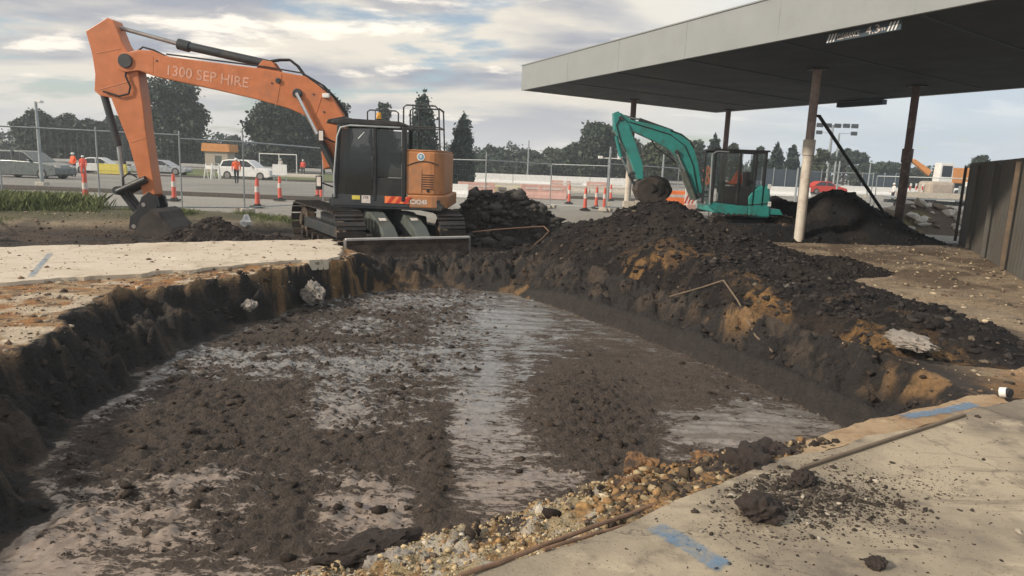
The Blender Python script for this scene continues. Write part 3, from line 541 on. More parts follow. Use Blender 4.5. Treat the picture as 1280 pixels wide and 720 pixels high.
# dirt spilled on the near slab
n = 1500; cx, cy = G(1010, 625)[:2]; xs = cx+rng.normal(0, .26, n)+.0; ys = cy+rng.normal(0, .16, n); xs[:500] = rng.uniform(.3, 5, 500); ys[:500] = rng.uniform(2.2, 5.2, 500)
k = sdp(xs, ys, SLABR) < -.03; k &= sdp(xs, ys, SLABR) > -2.6
t = rng.random((k.sum(), 1)); cols = np.where(t < .92, np.array((.05, .04, .033)), np.array((.42, .37, .3)))
scatter('soil_crumbs', 'dark crumbs and grit spilled over the near slab', np.stack([xs[k], ys[k], np.full(k.sum(), .024)], -1), cols, rs(k.sum(), .004, .022))
n = 500; xs = rng.uniform(-9, -3, n); ys = rng.uniform(8.5, 14, n); k = sdp(xs, ys, SLABL) < -.05
scatter('soil_crumbs', 'crumbs over the pale left slab', np.stack([xs[k], ys[k], np.full(k.sum(), .033)], -1), np.array((.2, .13, .08))*(.5+rng.random((k.sum(), 1))), rs(k.sum(), .006, .028))
cx, cy = G(1030, 628)[:2]; n = 7000; xs = cx+rng.normal(0, .42, n); ys = cy+rng.normal(0, .24, n)+.25*(xs-cx); k = (sdp(xs, ys, SLABR) < -.02) & (rng.random(n) < ss(.35, .6, fbm(xs, ys, 3, 4, 79)))
scatter('soil_crumbs', 'fine dark dirt dusted over the near slab round the clods', np.stack([xs[k], ys[k], np.full(k.sum(), .0225)], -1), np.array((.07, .055, .043))*(.6+.8*rng.random((k.sum(), 1))), rs(k.sum(), .002, .009), flat=.5)
# cables and sticks on the heap
def hz(x, y):
    xs_, ys_, z, h = HM; i = int(np.clip(round((x-xs_[0])/.035), 0, len(xs_)-1)); j = int(np.clip(round((y-ys_[0])/.035), 0, len(ys_)-1)); return max(z[j, i], zt(x, y))
def draped(uvys, r, lift=.04):
    P = []
    for u, y in uvys: p = at(u, y, .3); P.append(Vector((p.x, y, hz(p.x, y)+lift)))
    return P
pr = draped([(905, 9.4), (925, 8.9), (950, 8.2), (972, 7.6)], .01); tag(MB().tube(pr, .013, 7).build('root', 'wood', smooth=True), 'bare pale root hanging down the orange face of the heap', 'root')
pr = draped([(840, 9.9), (880, 9.6), (905, 9.4)], .01); tag(MB().tube(pr, .012, 7).build('root', 'wood', smooth=True), 'short root lying flat above the orange patch of the heap', 'root')
pr = [D(u, v, y) for u, v, y in ((590, 290, 15.6), (620, 287, 15.8), (660, 284, 16), (680, 283, 16), (686, 289, 15.6), (678, 298, 15.1), (668, 306, 14.7))]
tag(MB().tube([(q[0], q[1], max(q[2], zt(q[0], q[1])+.03)) for q in pr], .014, 8).build('conduit', 'rust', smooth=True), 'thin bent brown conduit lying on the soil right of the blade', 'conduit')
# ------------------------------------------------------------------ people
def person(name, loc, rz, label, top='hivis', pants='navy', pose='stand', helmet='white', s=1., group=None, parent_z=0):
    J = {'pel': (0, 0, .95), 'wai': (0, .01, 1.1), 'che': (0, .0, 1.32), 'nec': (0, 0, 1.5), 'hea': (0, .01, 1.60), 'top': (0, .015, 1.73)}
    Rr = {'pel': .15, 'wai': .135, 'che': .16, 'nec': .06, 'hea': .088, 'top': .07}
    E_ = [('pel', 'wai', 1), ('wai', 'che', 1), ('che', 'nec', 1), ('nec', 'hea', 2), ('hea', 'top', 2)]
    if pose == 'sit': J = {k: (a, b, c-.42) for k, (a, b, c) in J.items()}
    for sd_, sg in (('l', -1), ('r', 1)):
        b = J['pel'][2]; ch = J['che'][2]
        if pose == 'sit':
            leg = [(sg*.10, .0, b-.02), (sg*.13, .42, b+.02), (sg*.13, .50, b-.42), (sg*.13, .64, b-.45)]
            arm = [(sg*.19, 0, ch+.06), (sg*.24, .12, ch-.2), (sg*.2, .36, ch-.22), (sg*.19, .42, ch-.22)]
        elif pose == 'walk':
            q = sg; leg = [(sg*.10, 0, .9), (sg*.10, .12*q+.04, .5), (sg*.10, .22*q-.06, .09), (sg*.10, .22*q+.10, .04)]
            arm = [(sg*.19, 0, 1.42), (sg*.25, -.08*q, 1.15), (sg*.24, -.1*q+.12, .92), (sg*.24, -.1*q+.15, .86)]
        else:
            leg = [(sg*.10, 0, .9), (sg*.12, .03, .5), (sg*.13, 0, .09), (sg*.14, .15, .04)]
            arm = [(sg*.19, 0, 1.42), (sg*.25, -.02, 1.15), (sg*.22, .15, .95), (sg*.2, .2, .93)]
        for i, (p, r) in enumerate(zip(leg, (.10, .068, .045, .045))): J['g'+sd_+str(i)] = p; Rr['g'+sd_+str(i)] = r
        for i, (p, r) in enumerate(zip(arm, (.062, .048, .036, .03))): J['a'+sd_+str(i)] = p; Rr['a'+sd_+str(i)] = r
        E_ += [('pel', 'g'+sd_+'0', 0), ('g'+sd_+'0', 'g'+sd_+'1', 0), ('g'+sd_+'1', 'g'+sd_+'2', 0), ('g'+sd_+'2', 'g'+sd_+'3', 3)]
        E_ += [('che', 'a'+sd_+'0', 1), ('a'+sd_+'0', 'a'+sd_+'1', 1), ('a'+sd_+'1', 'a'+sd_+'2', 1), ('a'+sd_+'2', 'a'+sd_+'3', 2)]
        # five fingers off the palm
        pa = Vector(J['a'+sd_+'3']); dr_ = (pa-Vector(J['a'+sd_+'2'])).normalized()
        for k in range(4):
            o = Vector((sg*(.0), 0, 0))+dr_.cross(Vector((1, 0, 0))).normalized()*(k-1.5)*.018
            n0 = 'f%s%d' % (sd_, k); J[n0+'a'] = tuple(pa+dr_*.05+o); J[n0+'b'] = tuple(pa+dr_*(.085+.008*(1.5-abs(k-1.3)))+o+Vector((-sg*.012, 0, -.01))); Rr[n0+'a'] = .010; Rr[n0+'b'] = .008
            E_ += [('a'+sd_+'3', n0+'a', 2), (n0+'a', n0+'b', 2)]
        n0 = 't'+sd_; J[n0+'a'] = tuple(pa+Vector((-sg*.035, .02, .01))); Rr[n0+'a'] = .010; E_.append(('a'+sd_+'3', n0+'a', 2))
    ks = list(J); me = bpy.data.meshes.new('person'); me.from_pydata([J[k] for k in ks], [(ks.index(a), ks.index(b)) for a, b, _ in E_], [])
    o = bpy.data.objects.new('tmp', me); COL.objects.link(o); sk = o.modifiers.new('s', 'SKIN'); sk.use_smooth_shade = True
    for i, k in enumerate(ks): me.skin_vertices[0].data[i].radius = (Rr[k]*(1.25 if k in ('che', 'pel', 'wai') else 1), Rr[k])
    me.skin_vertices[0].data[0].use_root = True
    o.modifiers.new('d', 'SUBSURF').levels = 1; dg = bpy.context.evaluated_depsgraph_get(); dg.update(); m2 = bpy.data.meshes.new_from_object(o.evaluated_get(dg)); bpy.data.objects.remove(o)
    m2.materials.clear()
    for q in (pants, top, 'skin', 'black'): m2.materials.append(M[q])
    A = [(Vector(J[a]), Vector(J[b]), mi) for a, b, mi in E_]
    for p in m2.polygons:
        c = p.center; best = (9, 0)
        for a, b, mi in A:
            t = max(0, min(1, (c-a).dot(b-a)/max(1e-6, (b-a).length_squared))); dd = (c-a.lerp(b, t)).length
            if dd < best[0]: best = (dd, mi)
        p.material_index = best[1]; p.use_smooth = True
    b = bpy.data.objects.new(name, m2); COL.objects.link(b); b.location = loc; b.rotation_euler = (0, 0, rz); b.scale = (s, s, s); tag(b, label, 'person', group)
    hz_ = J['hea'][2]
    m = MB()
    for i in range(6): pass
    ring = [(0.0, .135), (.06, .125), (.10, .085), (.112, .05), (.118, .0)]
    vs = []; n = 14; hh = [(.02, .118), (.03, .108), (.08, .102), (.125, .075), (.145, .03)]
    m = MB(); 
    for z_, r_ in hh: vs += [(r_*math.cos(t*6.283/n), .015+r_*1.1*math.sin(t*6.283/n)+(.03 if z_ < .025 and math.sin(t*6.283/n) > .5 else 0), hz_+z_) for t in range(n)]
    m.add(vs, [(i*n+t, i*n+(t+1) % n, (i+1)*n+(t+1) % n, (i+1)*n+t) for i in range(4) for t in range(n)]+[tuple(range(4*n, 5*n))]); m.build('hard_hat', helmet, b, smooth=True)
    m = MB(); m.ico((0, .10, hz_-.005), .02, 1, sq=(.7, 1, 1)); m.box((0, .088, hz_-.045), (.04, .02, .008)); m.build('nose', 'skin', b, smooth=True)
    m = MB(); [m.ico((q*.032, .088, hz_+.012), .010, 1) for q in (-1, 1)]
    for q in (-1, 1): MB().ico((q*.032, .088, hz_+.012), .010, 1).build('eye', 'black', b)
    for q in (-1, 1): MB().ico((q*.088, 0, hz_-.005), .022, 1, sq=(.4, .8, 1.2)).build('ear', 'skin', b)
    return b
# ------------------------------------------------------------------ large orange excavator
EO = Vector((-3.1, 16.5, -.31))
def LP(pts, yl):                       # outline seen in the photo -> profile in the machine's own frame, at side distance yl
    r = []
    for u, v in pts: w = D(u, v, EO.y-yl); r.append((-(w[0]-EO.x), w[2]-EO.z))
    return r
X_ = empty('excavator', EO, math.pi, 'large orange excavator with a black cab, digging left with its long boom', 'excavator')
# undercarriage
ucr = Matrix.Translation((.27, 0, 0))@Matrix.Rotation(math.atan2(.866, -.50), 4, 'Z')
def track_pts(L, Hh, r, n):           # stadium loop
    P = []; per = 2*(L-2*r)+2*math.pi*r
    for i in range(n):
        s = per*i/n; a = L-2*r
        if s < a: P.append((-a/2+s, Hh, 0.))
        elif s < a+math.pi*r: t = (s-a)/r; P.append((a/2+r*math.sin(t), Hh-r+r*math.cos(t), -t))
        elif s < 2*a+math.pi*r: P.append((a/2-(s-a-math.pi*r), Hh-2*r, math.pi))
        else: t = (s-2*a-math.pi*r)/r; P.append((-a/2-r*math.sin(t), Hh-r-r*math.cos(t), math.pi-t))
    return P
def undercarriage(root, ucr, L, gauge, tw, r, Hh, scale=1., blade_w=2.74, blade_x=2.3, blade_h=.46, n=44, bladez=.05, bmat='muddy'):
    for sg in (-1, 1):
        m = MB()
        for x, z, a in track_pts(L, Hh, r, n):
            rot = Matrix.Rotation(-a, 3, 'Y')
            m.box((x, sg*gauge, z-0), (2*L/n*.92, tw, .028), rot.inverted() if False else Matrix.Rotation(-a, 3, 'Y'))
            q = Matrix.Rotation(-a, 3, 'Y')@Vector((0, 0, .03)); m.box((x+q.x, sg*gauge, z+q.z), (.025, tw*.98, .045), Matrix.Rotation(-a, 3, 'Y'))
        m.xf(ucr); t = m.build('track', 'shoe', root)
        f = MB(); f.prism([(-L/2+r, Hh*.35), (L/2-r, Hh*.35), (L/2-r*.9, Hh*.62), (-L/2+r*.9, Hh*.62)], sg*gauge-.12, sg*gauge+.12); f.xf(ucr); f.build('track_frame', 'dark', t, .015)
        for k in range(7):
            x = -L/2+r*1.2+(L-2.4*r)*k/6; ro = MB(); ro.cyl((x, sg*gauge-.17, Hh-2*r+.12), (x, sg*gauge+.17, Hh-2*r+.12), .09*scale, 14); ro.xf(ucr); ro.build('roller', 'shoe', t)
        for x, nm in ((L/2-r, 'idler_wheel'), (-L/2+r, 'sprocket')):
            ro = MB(); ro.cyl((x, sg*gauge-.1, Hh-r), (x, sg*gauge+.1, Hh-r), r*.86, 22); ro.cyl((x, sg*gauge-.18, Hh-r), (x, sg*gauge+.18, Hh-r), r*.34, 14); ro.xf(ucr); ro.build(nm, 'muddy', t, .01)
    m = MB(); m.prism([(-.8*scale, .35*scale), (.9*scale, .35*scale), (.8*scale, .72*scale), (-.8*scale, .72*scale)], -gauge+.1, gauge-.1); m.cyl((0, 0, .7*scale), (0, 0, .98*scale), .62*scale, 28); m.xf(ucr); m.build('carbody', 'dark', root, .02)
    m = MB(); bw = blade_w/2; pr = [(blade_x+.10, bladez+blade_h), (blade_x+.02, bladez+blade_h*.75), (blade_x, bladez+blade_h*.4), (blade_x+.06, bladez+.05), (blade_x+.12, bladez), (blade_x+.10, bladez+blade_h*.1), (blade_x+.045, bladez+blade_h*.42), (blade_x+.07, bladez+blade_h*.75), (blade_x+.14, bladez+blade_h*.97)]
    m.prism(pr, -bw, bw); m.xf(ucr); bl = m.build('dozer_blade', bmat, root, .004)
    m = MB(); m.box((blade_x+.11, 0, bladez+blade_h+.012), (.10, blade_w, .045)); m.xf(ucr); m.build('blade_edge', 'edge', bl, .006)
    for q in (-1, 1): m = MB(); m.box((blade_x+.09, q*bw, bladez+blade_h*.5), (.14, .03, blade_h*1.02)); m.xf(ucr); m.build('blade_end', 'steel', bl, .004)
    return bl
undercarriage(X_, ucr, 4.1, 1.14, .62, .42, .88, bladez=-.08, blade_h=.47)
for q in (-.36, .36):                   # blade push arms
    m = MB(); m.prism([(.75, .52), (.85, .86), (1.35, .86), (2.05, .60), (2.33, .38), (2.33, .08), (2.0, .14), (1.3, .45)], q-.16, q+.16); m.xf(ucr); a = m.build('blade_arm', 'greygreen', X_, .02)
    m = MB(); m.box((1.72, q, .735), (.13, .16, .006), (0, math.atan2(.26, .7), 0)); m.xf(ucr); m.build('sticker', 'decal', a)
    m = MB(); m.cyl((2.1, q-.2, .30), (2.1, q+.2, .30), .05, 12); m.xf(ucr); m.build('pin', 'steel', a)
# house platform
hm = MB(); hm.prism([(.98, 1.0), (.98, 1.14), (-1.35, 1.14), (-1.55, 1.05), (-1.50, .93), (.9, .93)], -1.28, 1.28); house = hm.build('revolving_frame', 'dark', X_, .02)
hs = MB(); hs.box((.05, 1.285, 1.10), (1.70, .03, .24)); hs.build('side_skirt', 'dark', X_, .01)
# hazard stripe panel
xs0, xs1 = LP([(481, 250)], 1.3)[0][0], LP([(511, 250)], 1.3)[0][0]; zc_ = LP([(495, 250)], 1.3)[0][1]
st_ = MB(); st_.box(((xs0+xs1)/2, 1.306, zc_), (abs(xs0-xs1), .008, .15)); hz_o = st_.build('hazard_plate', 'barrier', X_)
w_ = abs(xs0-xs1)
for k in range(3):
    a = xs0-w_*(k+.25)/3; m = MB(); m.prism([(a, zc_-.073), (a-.09, zc_-.073), (a-.19, zc_+.073), (a-.10, zc_+.073)], 1.311, 1.3135); m.build('stripe', 'red', hz_o)
for nm, mt_, (u0, v0, u1, v1) in (('warning_sticker', 'yellow', (440, 244, 450, 249.5)), ('number_plate', 'decal', (452, 244, 463, 254))):
    a, b = LP([(u0, v0), (u1, v1)], 1.3); m = MB(); m.box(((a[0]+b[0])/2, 1.306, (a[1]+b[1])/2), (abs(a[0]-b[0]), .006, abs(a[1]-b[1]))); pl = m.build(nm, mt_, X_)
    if nm == 'number_plate':
        tm = Matrix(((-1, 0, 0, a[0]-.03), (0, 0, 1, 1.311), (0, 1, 0, (a[1]+b[1])/2+.01), (0, 0, 0, 1))); m = MB(); m.text('178', .08, tm, .001); m.build('plate_writing', 'black', pl)
# engine cover + counterweight (orange)
def rb(m, x0, x1, y0, y1, z0, z1, r=.18, n=5):   # block with rounded vertical rear corners
    P = [(x1, y0), (x1, y1)]
    for t in range(n+1): a = math.pi/2*(1+t/n); P.append((x0+r+r*math.cos(a), y1-r+r*math.sin(a)))
    for t in range(n+1): a = math.pi*(1+t/n/2); P.append((x0+r+r*math.cos(a), y0+r+r*math.sin(a)))
    m.prism(P, z0, z1, 'z')
m = MB(); rb(m, -1.52, -.70, -1.28, 1.28, 1.27, 2.20, .30); ec = m.build('engine_cover', 'dorange', X_, .03)
m = MB(); rb(m, -1.62, -.74, -1.30, 1.30, .98, 1.265, .34); cw = m.build('counterweight', 'dorange', X_, .03)
m = MB(); rb(m, -1.50, -.68, -1.27, 1.27, 2.205, 2.235, .28); m.build('cover_lid', 'dorange', X_, .01)
m = MB(); m.box((-.3, -.35, 2.05), (1.0, 1.7, .25)); m.box((.6, -.9, 1.55), (.9, .7, .85)); m.build('engine_deck', 'dark', X_, .03)
# door seam, grille, badge, lettering on the cover
m = MB(); m.tube([(-.73-(.78*i/8), 1.284, 1.83+.16*math.sin(math.pi*(i/8*.8+.12))) for i in range(9)][:8], .012, 6); m.build('panel_seam', 'black', ec)
m = MB()
for k in range(7): m.box((-1.18, 1.283, 1.40+.05*k), (.26, .006, .018))
m.build('grille', 'plastic', ec)
m = MB(); m.box((-1.05, 1.283, 1.56), (.005, .006, .52)); m.build('door_gap', 'black', ec)
bx, bz = LP([(526, 196)], 1.3)[0]
m = MB(); m.cyl((bx, 1.282, bz), (bx, 1.288, bz), .085, 20); bd = m.build('round_badge', 'white', ec); m = MB(); m.cyl((bx, 1.287, bz), (bx, 1.292, bz), .062, 20); bd2 = m.build('badge_ring', M['bluepaint'], bd); 
m = MB(); m.prism([(bx+.03, bz+.03), (bx-.03, bz+.03), (bx, bz-.04)], 1.2925, 1.295); m.build('badge_mark', 'white', bd)
def txt(parent, s, size, x, z, y, mt_, slope_=0., name='lettering', bold=.0, sx=1.):
    ca, sa = math.cos(slope_), math.sin(slope_)
    tm = Matrix(((-ca*sx, sa, 0, x), (0, 0, 1, y), (sa*sx, ca, 0, z), (0, 0, 0, 1))); m = MB(); m.text(s, size, tm, .0015, bold=bold); return m.build(name, mt_, parent)
txt(cw, 'CX245', .13, -.80, 1.07, 1.303, 'decal', bold=.006)
m = MB(); m.cyl((-1.42, 1.27, 1.13), (-1.42, 1.31, 1.13), .04, 14); m.build('lifting_eye', 'black', cw)
m = MB(); m.cyl((-1.19, 1.25, 1.36), (-1.19, 1.29, 1.36), .035, 14); m.build('lock', 'black', ec)
# cab
cab = MB()
y0, y1 = .32, 1.27
for p, q, r in (((.83, y1, 1.12), (.74, y1, 2.70), .05), ((.83, y0, 1.12), (.74, y0, 2.70), .05), ((-.03, y1, 1.1), (-.03, y1, 2.72), .05), ((-.66, y1, 1.1), (-.66, y1, 2.70), .06), ((-.66, y0, 1.1), (-.66, y0, 2.70), .06)):
    cab.box(((p[0]+q[0])/2, p[1], (p[2]+q[2])/2), (r*1.7, r*1.6, q[2]-p[2]), (0, math.atan2(q[0]-p[0], q[2]-p[2]), 0))
cab.box((.07, (y0+y1)/2, 1.08), (1.6, y1-y0, .16)); cab.box((.06, y1, 2.71), (1.46, .07, .08)); cab.box((.06, y0, 2.71), (1.46, .07, .08)); cab.box((-.66, .8, 2.7), (.08, .95, .08)); cab.box((.76, .8, 2.7), (.06, .95, .06)); cab.box((-.35, y1-.01, 1.38), (.62, .06, .46))
cabo = cab.build('cab', 'black', X_, .02)
m = MB(); m.prism([(.90, 2.74), (.86, 2.80), (.6, 2.84), (-.55, 2.81), (-.70, 2.75), (-.70, 2.72), (.9, 2.72)], y0-.04, y1+.05); m.build('cab_roof', 'black', cabo, .03)
m = MB(); m.prism([(1.02, 2.72), (.98, 2.80), (.62, 2.88), (.6, 2.80)], y0, y1+.02); m.build('sun_visor', 'plastic', cabo, .01)
for nm, P in (('door_glass', [(.78, 1.2), (.72, 2.62), (.03, 2.66), (.03, 1.2)]), ('rear_side_glass', [(-.08, 1.62), (-.08, 2.62), (-.60, 2.60), (-.60, 1.62)])):
    m = MB(); m.prism(P, y1-.008, y1+.004); m.build(nm, 'glass', cabo)
m = MB(); m.box((.80, .8, 1.93), (.012, .86, 1.45), (0, -.057, 0)); m.build('windscreen', 'clear', cabo); m = MB(); m.box((-.665, .8, 2.15), (.012, .86, .95)); m.build('rear_glass', 'glass', cabo)
m = MB(); m.tube([(.84, y1+.05, 1.16), (.845, y1+.06, 1.6), (.77, y1+.06, 2.45), (.70, y1+.05, 2.64), (.5, y1+.045, 2.69), (-.58, y1+.045, 2.68)], .022, 8); m.build('handrail', 'pole', cabo, smooth=True)
m = MB(); m.tube([(.03, y1+.05, 1.55), (.0, y1+.08, 1.6), (.0, y1+.08, 2.0), (.03, y1+.05, 2.05)], .013, 8); m.build('door_handle', 'black', cabo)
m = MB(); m.box((.1, .78, 1.38), (.5, .5, .14)); m.box((-.14, .78, 1.75), (.14, .48, .75), (0, -.15, 0)); m.box((-.15, .78, 2.2), (.1, .26, .2)); m.build('seat', 'plastic', cabo, .04)
m = MB(); m.box((.30, 1.06, 1.62), (.45, .12, .1)); m.tube([(.48, 1.06, 1.65), (.50, 1.06, 1.82)], .02, 8); m.box((.62, .5, 1.72), (.05, .22, .18)); m.build('console', 'plastic', cabo, .02)
m = MB(); m.tube([(.20, y1+.014, 2.56), (.33, y1+.014, 2.42)], .008, 6); m.build('wiper', 'pole', cabo)
# mirrors
for zz, xx in ((2.42, 1.12), (1.45, 1.18)):
    m = MB(); m.tube([(.85, 1.2, zz-.1), (xx-.05, 1.28, zz)], .018, 8); m.box((xx, 1.30, zz), (.10, .17, .30)); mo = m.build('mirror', 'plastic', X_, .015)
    m = MB(); m.box((xx-.02, 1.393, zz+.03), (.09, .01, .20)); m.build('mirror_face', 'decal', mo)
# handrails on the roof
def rails(nm, pts, rods, yl):
    for y_ in yl:
        m = MB(); m.tube(pts, .018, 8); m.xf(Matrix.Translation((0, y_, 0))); m.tube
        for a, b in rods: m.tube([(a[0], y_, a[1]), (b[0], y_, b[1])], .014, 8)
        m.build(nm, 'dark', X_, smooth=True)
rails('guard_rail', [(-.62, 0, 2.24), (-.62, 0, 3.12), (-.68, 0, 3.17), (-1.30, 0, 3.17), (-1.38, 0, 3.10), (-1.42, 0, 2.24)], [((-.62, 2.72), (-1.41, 2.72)), ((-.82, 2.24), (-.82, 3.17))], (1.15, .2))
m = MB(); [m.tube([(x, .2, z), (x, 1.15, z)], .016, 8) for x, z in ((-1.39, 3.12), (-1.41, 2.72))]; m.build('cross_rail', 'dark', X_)
m = MB(); m.tube([(.17, 1.1, 2.80), (.17, 1.1, 3.0), (.12, 1.1, 3.04), (-.44, 1.1, 3.04), (-.50, 1.1, 3.0), (-.50, 1.1, 2.80)], .016, 8); m.tube([(-.3, 1.1, 2.8), (-.3, 1.1, 3.04)], .012, 6); m.tube([(.0, 1.1, 2.8), (0, 1.1, 3.04)], .012, 6); m.build('roof_rail', 'dark', X_, smooth=True)
m = MB(); m.cyl((-.05, .95, 2.80), (-.05, .95, 2.86), .07, 16); be = m.build('beacon', 'plastic', X_); m = MB(); m.cyl((-.05, .95, 2.86), (-.05, .95, 3.0), .058, 16, r2=.045); m.build('beacon_lens', 'lamp', be, .01, True)
# boom
BY = -.12; BW = .27
BP = LP([(149, 76), (156, 66), (172, 62), (190, 63), (206, 70), (330, 86), (381, 95), (398, 107), (414, 121), (430, 146), (436, 170), (425, 205), (404, 212), (400, 176), (384, 146), (362, 136), (320, 124), (260, 110), (195, 96), (172, 88), (158, 90), (149, 85)], .15)
m = MB(); m.prism(BP, BY-BW, BY+BW); boom = m.build('boom', 'orange', X_, .02)
txt(boom, '1300 SEP HIRE', .32, *LP([(206, 93)], .15)[0], BY+BW+.004, 'fadedecal', -.118, bold=.002, sx=.98)
for (u, v), r in (((157, 76), .16), ((372, 117), .11), ((348, 101), .06)):
    x, z = LP([(u, v)], .15)[0]; m = MB(); m.cyl((x, BY-BW-.06, z), (x, BY+BW+.05, z), r, 22); m.build('pivot_pin', 'dark', boom, .01)
x, z = LP([(408, 118)], .15)[0]; m = MB(); m.box((x, BY+BW+.03, z-.03), (.16, .08, .1)); m.build('work_lamp', 'white', boom, .015)
# boom lift cylinders
for sg in (-1, 1):
    a = LP([(372, 117)], .15)[0]; b = LP([(398, 168)], .15)[0]; c_ = (.95, 1.45); yy = BY+sg*(BW+.10)
    m = MB(); m.cyl((a[0], yy, a[1]), (b[0], yy, b[1]), .042, 14); rod = m.build('cylinder_rod', 'chrome', X_, smooth=True); m = MB(); m.cyl((b[0], yy, b[1]), (c_[0], yy, c_[1]), .085, 16); m.build('lift_cylinder', 'dark', X_, .01, True)
# arm cylinder on top of boom
a = LP([(138, 31)], .15)[0]; b = LP([(218, 53)], .15)[0]; c_ = LP([(330, 78)], .15)[0]
m = MB(); m.cyl((a[0], BY, a[1]), (b[0], BY, b[1]), .048, 14); m.build('arm_cylinder_rod', 'steel', X_, smooth=True)
m = MB(); m.cyl((b[0], BY, b[1]), (c_[0], BY, c_[1]), .098, 18); m.cyl((b[0]+.04, BY, b[1]+.01), (b[0]-.22, BY, b[1]-.05), .125, 18); m.build('arm_cylinder', M['dark'], X_, .008, True)
m = MB(); q = LP([(318, 84), (326, 74), (338, 76), (348, 90)], .15); m.prism(q, BY-.16, BY-.10); m.prism(q, BY+.10, BY+.16); m.build('cylinder_bracket', 'orange', boom, .008)
m = MB(); hp = LP([(333, 76), (345, 74), (358, 74), (368, 82), (376, 93), (390, 103)], .15)
for o_ in (-.05, .06): m = MB(); m.tube([(x, BY+o_, z+.02) for x, z in hp], .026, 8); m.build('hydraulic_hose', 'rubber', boom, smooth=True)
m = MB(); bt = LP([(206, 69), (330, 85), (378, 93), (412, 119)], .15); m.tube([(x, BY+.2, z+.035) for x, z in bt], .018, 8); m.build('hydraulic_pipe', 'black', boom, smooth=True)
m = MB(); bt = LP([(168, 64), (176, 58), (190, 62), (204, 69)], .15); m.tube([(x, BY+.18, z) for x, z in bt], .02, 8); m.build('hydraulic_hose', 'rubber', boom, smooth=True)
# stick
SW = .19
SP = LP([(104, 38), (131, 21), (139, 24), (142, 31), (150, 52), (159, 67), (168, 80), (171, 95), (176, 130), (180, 165), (186, 205), (192, 243), (184, 251), (177, 246), (166, 206), (158, 178), (147, 150), (136, 122), (122, 119), (115, 113), (116, 92), (114, 78), (111, 62)], .15)
m = MB(); m.prism(SP, BY-SW, BY+SW); stick = m.build('stick', 'orange', X_, .018)
# boom tip fork plates carry the stick
FP = LP([(146, 74), (153, 66), (174, 64), (192, 70), (192, 92), (172, 88), (157, 90), (147, 86)], .15)
for sg in (-1, 1): m = MB(); yy = BY+sg*(SW+.055); m.prism(FP, yy-.03, yy+.03); m.build('boom_fork', 'orange', boom, .01)
m = MB(); x, z = LP([(158, 77)], .15)[0]; m.cyl((x, BY-.30, z), (x, BY+.30, z), .13, 22); m.build('arm_pivot', 'dark', stick, .01)
m = MB(); m.tube([(x_, BY+.24, z_) for x_, z_ in LP([(166, 66), (158, 80), (156, 95), (162, 108), (160, 117), (148, 120), (128, 114)], .15)], .022, 8); m.build('hydraulic_hose', 'rubber', stick, smooth=True)
# bucket cylinder
a, b, c_ = LP([(120, 112), (140, 182), (146, 233)], .15)
m = MB(); m.cyl((a[0], BY, a[1]), (b[0], BY, b[1]), .082, 16); m.build('bucket_cylinder', 'dark', X_, smooth=True); m = MB(); m.cyl((b[0], BY, b[1]), (c_[0], BY, c_[1]), .045, 14); m.build('bucket_cylinder_rod', 'pole', X_, smooth=True)
# linkage
def link(nm, u0, u1, r, ys, mt_='black'):
    a, b = LP([u0, u1], .15)
    for y_ in ys: m = MB(); m.cyl((a[0], BY+y_, a[1]), (b[0], BY+y_, b[1]), r, 12); m.build(nm, mt_, X_, .005, True)
link('linkage_arm', (182, 224), (146, 240), .085, (-.24, .24)); link('linkage_rod', (146, 238), (169, 268), .075, (-.12, .12))
a, = LP([(146, 238)], .15); m = MB(); m.cyl((a[0], BY-.3, a[1]), (a[0], BY+.3, a[1]), .10, 16); m.build('linkage_pin', 'dark', X_, .01)
m = MB(); m.tube([(x_, BY+.22, z_) for x_, z_ in LP([(170, 222), (160, 216), (152, 222), (152, 234), (148, 240)], .15)], .02, 8); m.build('hydraulic_hose', 'rubber', X_, smooth=True)
m = MB(); m.tube([(x_, BY+.2, z_) for x_, z_ in LP([(156, 238), (168, 250), (174, 256)], .15)], .016, 8); m.build('hydraulic_hose', 'rubber', X_, smooth=True)
# quick hitch and bucket
HPt = LP([(176, 246), (184, 240), (194, 246), (197, 258), (192, 270), (180, 284), (168, 291), (160, 286), (162, 270), (170, 262)], .15)
for sg in (-1, 1): m = MB(); m.prism(HPt, BY+sg*.2-.05, BY+sg*.2+.05); m.build('quick_hitch_plate', 'black', X_, .012)
m = MB(); m.box((*[0], *[0], 0) if False else (LP([(180, 262)], .15)[0][0], BY, LP([(180, 262)], .15)[0][1]), (.3, .34, .3)); m.build('quick_hitch', 'black', X_, .02)
for (u, v) in ((179, 256), (167, 283)): x, z = LP([(u, v)], .15)[0]; m = MB(); m.cyl((x, BY-.27, z), (x, BY+.27, z), .05, 12); m.build('hitch_pin', 'steel', X_)
BK = LP([(176, 288), (184, 272), (198, 260), (206, 264), (211, 274), (222, 284), (228, 298), (225, 312), (212, 320), (192, 320), (178, 310)], .15)
bkm = MB(); n = len(BK)
for sg in (-1, 1): bkm.prism(BK, BY+sg*.55-.02, BY+sg*.55+.02)
outer = BK[1:-1]; cen = (sum(p[0] for p in BK)/n, sum(p[1] for p in BK)/n); inner = [(cen[0]+(p[0]-cen[0])*.93, cen[1]+(p[1]-cen[1])*.93) for p in outer]
bkm.prism(outer+inner[::-1], BY-.55, BY+.55); buck = bkm.build('bucket', 'bucketm', X_, .006)
for k in range(5):
    x, z = BK[-1]; m = MB(); m.prism([(x-.04, z+.04), (x+.20, z-.10), (x+.18, z-.13), (x-.04, z-.05)], BY-.5+.25*k-.04, BY-.5+.25*k+.04); m.build('bucket_tooth', 'steel', buck, .004)
# operator in the cab
person('person', EO+Vector((-.02, -.78, .98)), math.pi/2, 'seated operator in dark clothes inside the black cab of the orange excavator', 'navy', 'navy', 'sit', 'black')
